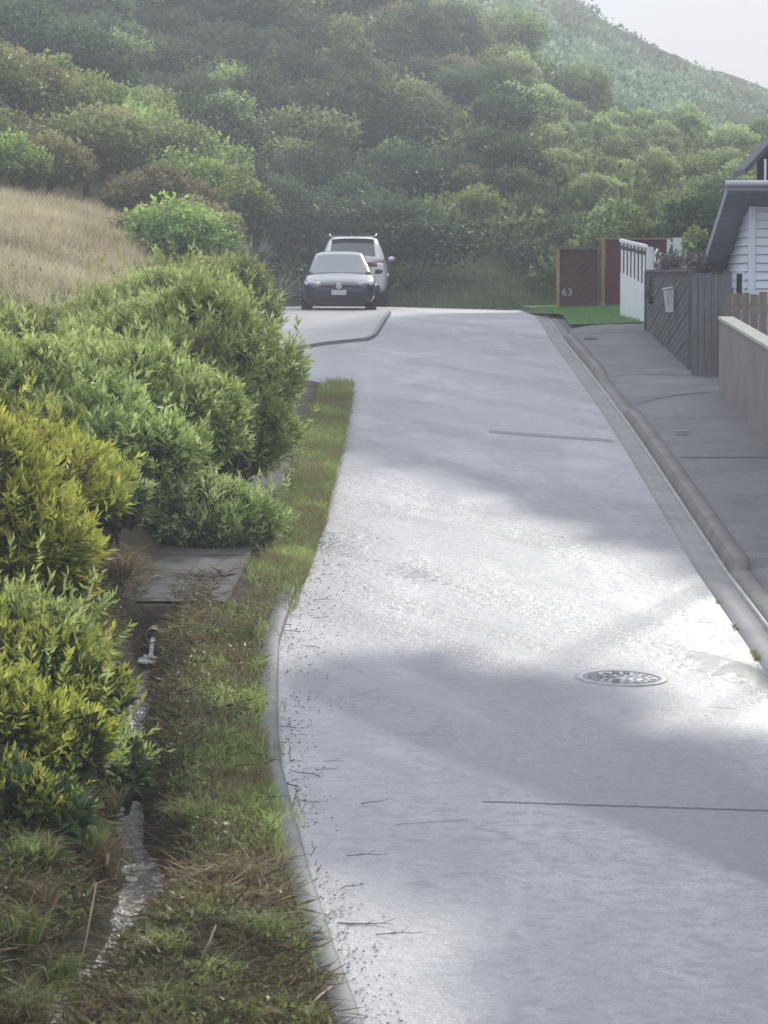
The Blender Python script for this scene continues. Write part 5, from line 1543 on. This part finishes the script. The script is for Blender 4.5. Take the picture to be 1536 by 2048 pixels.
def make_car(name, loc, rz, S):
    root = empty(name, loc, 0)
    # local: +y is the nose
    secs = []
    for (y, hw, zb, zt, cr) in S['low']:
        h = zt - zb
        secs.append([(0, y, zb), (hw * .80, y, zb), (hw * .96, y, zb + .06), (hw * .995, y, zb + h * .30), (hw, y, zb + h * .62), (hw * .975, y, zt - h * .12), (hw * .90, y, zt - .015), (hw * .55, y, zt + cr * .7), (0, y, zt + cr)])
    bm = loft(secs)
    G = S['green']
    gs = []
    for (y, wb, zbelt, wt, zr) in G:
        zr_ = max(zr, zbelt + .012)
        gs.append([(0, y, zbelt - .06), (wb, y, zbelt - .06), (wb * .995, y, zbelt + (zr_ - zbelt) * .15), (wb + (wt - wb) * .62, y, zbelt + (zr_ - zbelt) * .62), (wt * 1.0, y, zr_ - (zr_ - zbelt) * .14), (wt * .90, y, zr_ - .012), (wt * .5, y, zr_ + .012), (0, y, zr_ + .018)])
    bm2 = loft(gs)
    me2 = bpy.data.meshes.new('t'); bm2.to_mesh(me2); bm2.free(); bm.from_mesh(me2); bpy.data.meshes.remove(me2)
    for f in bm.faces: f.smooth = True
    me = bpy.data.meshes.new('body'); bm.to_mesh(me); bm.free()
    body = link('body', me, S['paint'], root)
    sub = body.modifiers.new('sub', 'SUBSURF'); sub.levels = 2; sub.render_levels = 2
    gi = lambda y, j: float(np.interp(y, [g[0] for g in G[::-1]], [g[j] for g in G[::-1]])) if G[0][0] > G[-1][0] else float(np.interp(y, [g[0] for g in G], [g[j] for g in G]))
    # windscreen and rear window as patches on the greenhouse
    def glass(name, ya, yb, inset, mat, off):
        rows, cols_ = 6, 9
        X = np.zeros((rows, cols_)); Yv = X.copy(); Z = X.copy()
        for i in range(rows):
            y = ya + (yb - ya) * i / (rows - 1)
            zr, zb, wb, wt = gi(y, 4), gi(y, 2), gi(y, 1), gi(y, 3)
            for j in range(cols_):
                s = -1 + 2 * j / (cols_ - 1)
                X[i, j] = s * (wt * .93 - inset); Yv[i, j] = y + off[0] ; Z[i, j] = zr + .016 * (1 - abs(s) ** 2.5) + off[1] - .012 * abs(s) ** 4
        return link(name, grid_mesh(name, X, Yv, Z), mat, root)
    glass('windscreen', *S['ws'], S['wsmat'], S['wsoff'])
    # rear window
    glass('rear_window', *S['rw'], M['carglass'], S['rwoff'])
    for sd in (-1, 1):
        mb = MB()
        pts = S['side_win']
        f = []
        for (y, fz) in pts:
            wb, wt, zb, zr = gi(y, 1), gi(y, 3), gi(y, 2), gi(y, 4)
            f.append((sd * (wb + (wt - wb) * min(1, fz / .8) * .98 + .012), y, zb + (zr - zb) * fz))
        mb.poly(f); mb.build('side_window', M['carglass'], root)
    # wheels
    for (yw) in S['wheels']:
        for sd in (-1, 1):
            w = empty('wheel', (sd * (S['hw'] - .13), yw, S['wr'])); w.parent = root
            mb = MB(); r_ = S['wr']
            mb.lathe([(r_ * .62, -.10), (r_ * .93, -.105), (r_, -.08), (r_, .08), (r_ * .93, .105), (r_ * .62, .10)], 32, 'X'); mb.build('tyre', M['tyre'], w)
            mb = MB(); mb.lathe([(r_ * .2, sd * .085), (r_ * .55, sd * .095), (r_ * .64, sd * .108), (r_ * .64, -sd * .05), (r_ * .2, -sd * .05)], 24, 'X')
            mb.build('rim', M['rim'], w)
            mb = MB(); mb.lathe([(r_ * 1.13, sd * .10), (r_ * 1.13, sd * .138), (r_ * 1.02, sd * .138), (r_ * 1.02, sd * .10)], 32, 'X', (sd * (S['hw'] - .13), yw, S['wr'])); 
            mb.build('wheel_arch', M['black'], root)
    # mirrors
    for sd in (-1, 1):
        m = empty('mirror', (sd * S['hw'], S['mirror'][0], S['mirror'][1])); m.parent = root
        bm = bmesh.new(); bmesh.ops.create_uvsphere(bm, u_segments=16, v_segments=10, radius=1)
        for v in bm.verts: v.co = Vector((v.co.x * .10 + sd * .075, v.co.y * .07, v.co.z * .065))
        for f in bm.faces: f.smooth = True
        me = bpy.data.meshes.new('housing'); bm.to_mesh(me); bm.free(); link('housing', me, S['mirmat'], m)
        mb = MB(); mb.box((sd * .03, 0, -.05), (.14, .05, .03), bev=.008); mb.build('arm', M['black'], m)
    root.rotation_euler = (0, 0, rz)
    return root

hatch = dict(paint=M['navy'], hw=.895, wr=.325,
    low=[(2.16, .58, .34, .60, .01), (2.13, .72, .25, .68, .012), (2.03, .82, .21, .735, .02), (1.80, .875, .19, .80, .03), (1.40, .893, .19, .87, .045), (.95, .895, .19, .935, .05), (.0, .895, .19, .95, .03),
         (-1.3, .895, .19, .965, .03), (-1.85, .87, .21, .96, .02), (-2.08, .80, .27, .90, .01), (-2.14, .70, .36, .82, .01)],
    green=[(1.14, .78, .89, .74, .905), (.85, .80, .94, .70, 1.06), (.20, .80, .95, .60, 1.43), (-.3, .80, .955, .60, 1.475), (-.9, .80, .96, .595, 1.47), (-1.5, .79, .965, .575, 1.40), (-1.95, .77, .965, .60, 1.06), (-2.06, .74, .95, .6, .97)],
    ws=(1.12, .33, .055), wsmat=M['wsglass'], wsoff=(.025, .022), rw=(-1.55, -1.93, .05), rwoff=(-.02, .014),
    side_win=[(.72, .12), (-1.5, .12), (-1.35, .80), (.15, .80)], wheels=(1.33, -1.30), mirror=(.72, .98), mirmat=M['black'])
car = make_car('hatchback_car', (0, 0, 0), math.pi, hatch)
tag(car, 'dark navy hatchback facing the camera, parked in front of the white car', 'car')
def hatch_front(root):
    kids0 = set(root.children)
    mb = MB(); mb.box((0, 2.125, .62), (1.02, .06, .05), bev=.012); mb.build('upper_grille', M['black'], root)
    mb = MB(); mb.box((0, 2.135, .40), (1.22, .07, .17), bev=.03)
    for i in range(4): mb.box((0, 2.175, .335 + i * .04), (1.1, .012, .010))
    mb.build('lower_grille', M['black'], root)
    for sd in (-1, 1):
        mb = MB()
        f = [(sd * .44, 2.135, .635), (sd * .80, 2.005, .655), (sd * .835, 1.93, .735), (sd * .46, 2.105, .70)]
        g = [(a, b - .09, c) for a, b, c in f]
        mb.hexa(f, g); hl_ = mb.build('headlight', M['lamp'], root)
        mb = MB(); mb.tube([(sd * .44, 2.135, .698), (sd * .62, 2.085, .717), (sd * .82, 1.985, .742)], .014, 8); mb.build('light_strip', M['drl'], hl_)
        mb = MB(); mb.hexa([(sd * .70, 2.10, .28), (sd * .80, 2.06, .30), (sd * .82, 2.05, .46), (sd * .76, 2.09, .46)], [(sd * .70, 2.0, .28), (sd * .80, 1.98, .30), (sd * .82, 1.97, .46), (sd * .76, 2.0, .46)]); mb.build('air_intake', M['black'], root)
    mb = MB(); mb.lathe([(.066, 0), (.075, .004), (.075, .02), (.066, .02)], 32, 'Y', (0, 2.16, .625)); bd = mb.build('badge', M['chrome'], root)
    mb = MB(); mb.lathe([(.001, 0), (.066, 0), (.066, .008), (.001, .008)], 32, 'Y', (0, 2.158, .625)); mb.build('badge_disc', M['drl'], bd)
    mb = MB()
    def stroke(a, b, w=.009):
        a, b = Vector((a[0], 0, a[1])), Vector((b[0], 0, b[1])); d = (b - a).normalized(); n = Vector((-d.z, 0, d.x)) * w / 2
        o_ = Vector((0, 2.168, .625))
        f = [a - n + o_, b - n + o_, b + n + o_, a + n + o_]; mb.hexa(f, [p + Vector((0, .012, 0)) for p in f])
    stroke((-.024, .058), (0, .008)); stroke((.024, .058), (0, .008))
    stroke((-.052, .038), (-.022, -.054)); stroke((-.022, -.054), (0, -.006)); stroke((0, -.006), (.022, -.054)); stroke((.022, -.054), (.052, .038))
    mb.build('badge_letters', M['navy'], bd)
    mb = MB(); mb.box((0, 2.20, .475), (.36, .015, .125), bev=.012); pl = mb.build('number_plate', M['plate'], root)
    mb = MB(); mb.box((0, 2.172, .475), (.38, .04, .14), bev=.01); mb.build('plate_holder', M['black'], root)
    mb = MB(); mb.box((0, 2.10, .245), (1.3, .10, .05), bev=.015); mb.build('lower_lip', M['black'], root)
    mb = MB(); mb.box((-.56, .80, 1.075), (.09, .008, .05)); st_ = mb.build('windscreen_sticker', M['drl'], root); st_.rotation_euler = (0, 0, 0)
    for sd in (-1, 1):
        mb = MB(); mb.tube([(sd * .05 - .3, 1.06, .965), (sd * .35, 1.03, .975)], .006, 6); mb.build('wiper', M['black'], root)
    for o in set(root.children) - kids0:
        if o.name.split('.')[0] not in ('wiper', 'windscreen_sticker'): o.location.y += 0.035
hatch_front(car)
Yc = 73.6; pc = at(682, 616, Yc)
zc_ = float(road_z(pc.x, Yc + 2.1)) - .04
car.location = (pc.x - .08, Yc + 2.16, zc_); car.rotation_euler = (0, 0, math.pi + R(0.8))

suv = dict(paint=M['carwhite'], hw=.965, wr=.37,
    low=[(2.38, .70, .42, .78, .01), (2.32, .84, .33, .88, .02), (2.1, .93, .30, .98, .03), (1.5, .962, .29, 1.06, .04), (1.0, .965, .29, 1.10, .03), (0, .965, .29, 1.12, .02), (-1.6, .965, .29, 1.14, .02), (-2.15, .945, .31, 1.13, .01), (-2.34, .90, .36, 1.08, .01), (-2.38, .84, .42, 1.0, .005)],
    green=[(1.1, .88, 1.08, .80, 1.10), (.9, .88, 1.09, .78, 1.22), (.25, .88, 1.10, .69, 1.64), (-.3, .88, 1.11, .69, 1.70), (-1.2, .88, 1.12, .69, 1.70), (-1.95, .875, 1.12, .68, 1.66), (-2.20, .87, 1.12, .72, 1.28), (-2.27, .86, 1.12, .74, 1.14)],
    ws=(1.0, .28, .0), wsmat=M['carglass'], wsoff=(.02, .014), rw=(-1.975, -2.225, .06), rwoff=(-.03, .012),
    side_win=[(.75, .1), (-1.8, .1), (-1.7, .8), (.2, .8)], wheels=(1.45, -1.45), mirror=(.80, 1.16), mirmat=M['carwhite'])
car2 = make_car('suv_car', (0, 0, 0), 0, suv)
tag(car2, 'white SUV seen from behind, parked beyond the dark hatchback', 'car')
def suv_back(root):
    for sd in (-1, 1):
        mb = MB(); f = [(sd * .36, -2.425, .96), (sd * .88, -2.33, .95), (sd * .93, -2.24, 1.10), (sd * .38, -2.41, 1.075)]
        mb.hexa(f, [(a * 1.0, b + .12, c) for a, b, c in f]); mb.build('tail_light', M['redlamp'], root)
        mb = MB(); mb.tube([(sd * .62, .1, 1.70), (sd * .645, -.1, 1.745), (sd * .645, -1.6, 1.745), (sd * .62, -1.8, 1.695)], .024, 8); mb.build('roof_rail', M['chrome'], root)
    mb = MB(); mb.box((0, -2.36, .42), (1.5, .10, .18), bev=.03); mb.build('rear_bumper', M['black'], root)
    mb = MB(); mb.box((0, -2.395, .80), (.36, .015, .125), bev=.01); mb.build('number_plate', M['plate'], root)
    mb = MB(); mb.box((0, -2.06, 1.685), (1.2, .24, .03), bev=.012); mb.build('spoiler', M['carwhite'], root)
    for sd in (-1, 1):
        mb = MB(); mb.box((sd * .955, 0, .36), (.03, 2.2, .13), bev=.01); mb.build('side_cladding', M['black'], root)
suv_back(car2)
Yc = 86.0; pc = at(707, 620, Yc)
car2.location = (pc.x, Yc + 2.4, float(road_z(pc.x, Yc)) + .0); car2.rotation_euler = (0, 0, R(-0.6)); car2.scale = (1.02, 1, 1.15)

# ================================================================== LIGHT, SKY, CAMERA
SUN_STRENGTH, SKY_STRENGTH = 3.5, 0.14
w = bpy.data.worlds.new('World'); scene.world = w; w.use_nodes = True
nt = w.node_tree; bg = nt.nodes['Background']
sky = nt.nodes.new('ShaderNodeTexSky'); sky.sky_type = 'NISHITA'; sky.sun_disc = False
sky.sun_elevation = SUN_EL; sky.sun_rotation = SUN_AZ
sky.air_density = 1.0; sky.dust_density = 2.0; sky.ozone_density = 1.0; sky.altitude = 50
# thin bright cloud veil over the clear sky
tc = nt.nodes.new('ShaderNodeTexCoord'); nz = nt.nodes.new('ShaderNodeTexNoise'); nz.inputs['Scale'].default_value = 2.2; nz.inputs['Detail'].default_value = 5
nt.links.new(tc.outputs['Generated'], nz.inputs['Vector'])
sx = nt.nodes.new('ShaderNodeSeparateXYZ'); nt.links.new(tc.outputs['Generated'], sx.inputs[0])
cr = nt.nodes.new('ShaderNodeValToRGB'); nt.links.new(sx.outputs['Z'], cr.inputs[0])      # overcast veil: brighter towards the zenith
e = cr.color_ramp.elements; e.new(.3)
e[0].position = 0.0; e[0].color = (4.0, 4.3, 5.0, 1); e[1].position = .35; e[1].color = (8.0, 8.6, 9.8, 1); e[2].position = 1.0; e[2].color = (15.0, 15.8, 17.5, 1)
cn = nt.nodes.new('ShaderNodeValToRGB'); nt.links.new(nz.outputs['Fac'], cn.inputs[0])
cn.color_ramp.elements[0].position = .3; cn.color_ramp.elements[0].color = (.86, .88, .92, 1); cn.color_ramp.elements[1].position = .7; cn.color_ramp.elements[1].color = (1.06, 1.05, 1.04, 1)
ml = nt.nodes.new('ShaderNodeMix'); ml.data_type = 'RGBA'; ml.blend_type = 'MULTIPLY'; ml.inputs[0].default_value = 1
nt.links.new(cr.outputs[0], ml.inputs[6]); nt.links.new(cn.outputs[0], ml.inputs[7])
mxs = nt.nodes.new('ShaderNodeMix'); mxs.data_type = 'RGBA'; mxs.inputs[0].default_value = 0.92
nt.links.new(sky.outputs[0], mxs.inputs[6]); nt.links.new(ml.outputs[2], mxs.inputs[7])
nt.links.new(mxs.outputs[2], bg.inputs[0]); bg.inputs[1].default_value = SKY_STRENGTH
sl = bpy.data.lights.new('sun', 'SUN'); sl.energy = SUN_STRENGTH; sl.angle = R(1.4); sl.color = (1.0, 0.96, 0.90)
so = bpy.data.objects.new('sun', sl); col.objects.link(so)
sd = Vector((math.sin(SUN_AZ) * math.cos(SUN_EL), math.cos(SUN_AZ) * math.cos(SUN_EL), math.sin(SUN_EL)))
so.rotation_euler = sd.to_track_quat('Z', 'Y').to_euler(); so.location = (0, 0, 40)

HAZE = True
if HAZE:
    m = bpy.data.materials.new('haze_air'); m.use_nodes = True; t = m.node_tree
    for n_ in list(t.nodes): t.nodes.remove(n_)
    out = t.nodes.new('ShaderNodeOutputMaterial'); vs = t.nodes.new('ShaderNodeVolumeScatter')
    vs.inputs['Color'].default_value = (0.86, 0.91, 1.0, 1); vs.inputs['Density'].default_value = 0.0015; vs.inputs['Anisotropy'].default_value = 0.35
    t.links.new(vs.outputs[0], out.inputs['Volume'])
    mb = MB(); mb.box((0, 150, 30), (300, 320, 80)); hz = mb.build('haze', m); tag(hz, kind='structure')

cam = bpy.data.cameras.new('camera'); co = bpy.data.objects.new('camera', cam); col.objects.link(co)
cam.sensor_fit = 'VERTICAL'; cam.sensor_height = 36; cam.sensor_width = 27; cam.lens = 36 * FPX / 2048
cam.clip_end = 4000; cam.clip_start = 0.1
co.location = (0, 0, CAMZ); co.rotation_euler = (R(90) - PITCH, 0, 0)
cam.dof.use_dof = True; cam.dof.focus_distance = 30; cam.dof.aperture_fstop = 9
scene.camera = co
scene.view_settings.view_transform = 'Standard'; scene.view_settings.look = 'None'; scene.view_settings.exposure = 0
scene.cycles.use_denoising = True
scene.cycles.max_bounces = 8; scene.cycles.volume_bounces = 0; scene.cycles.transparent_max_bounces = 8
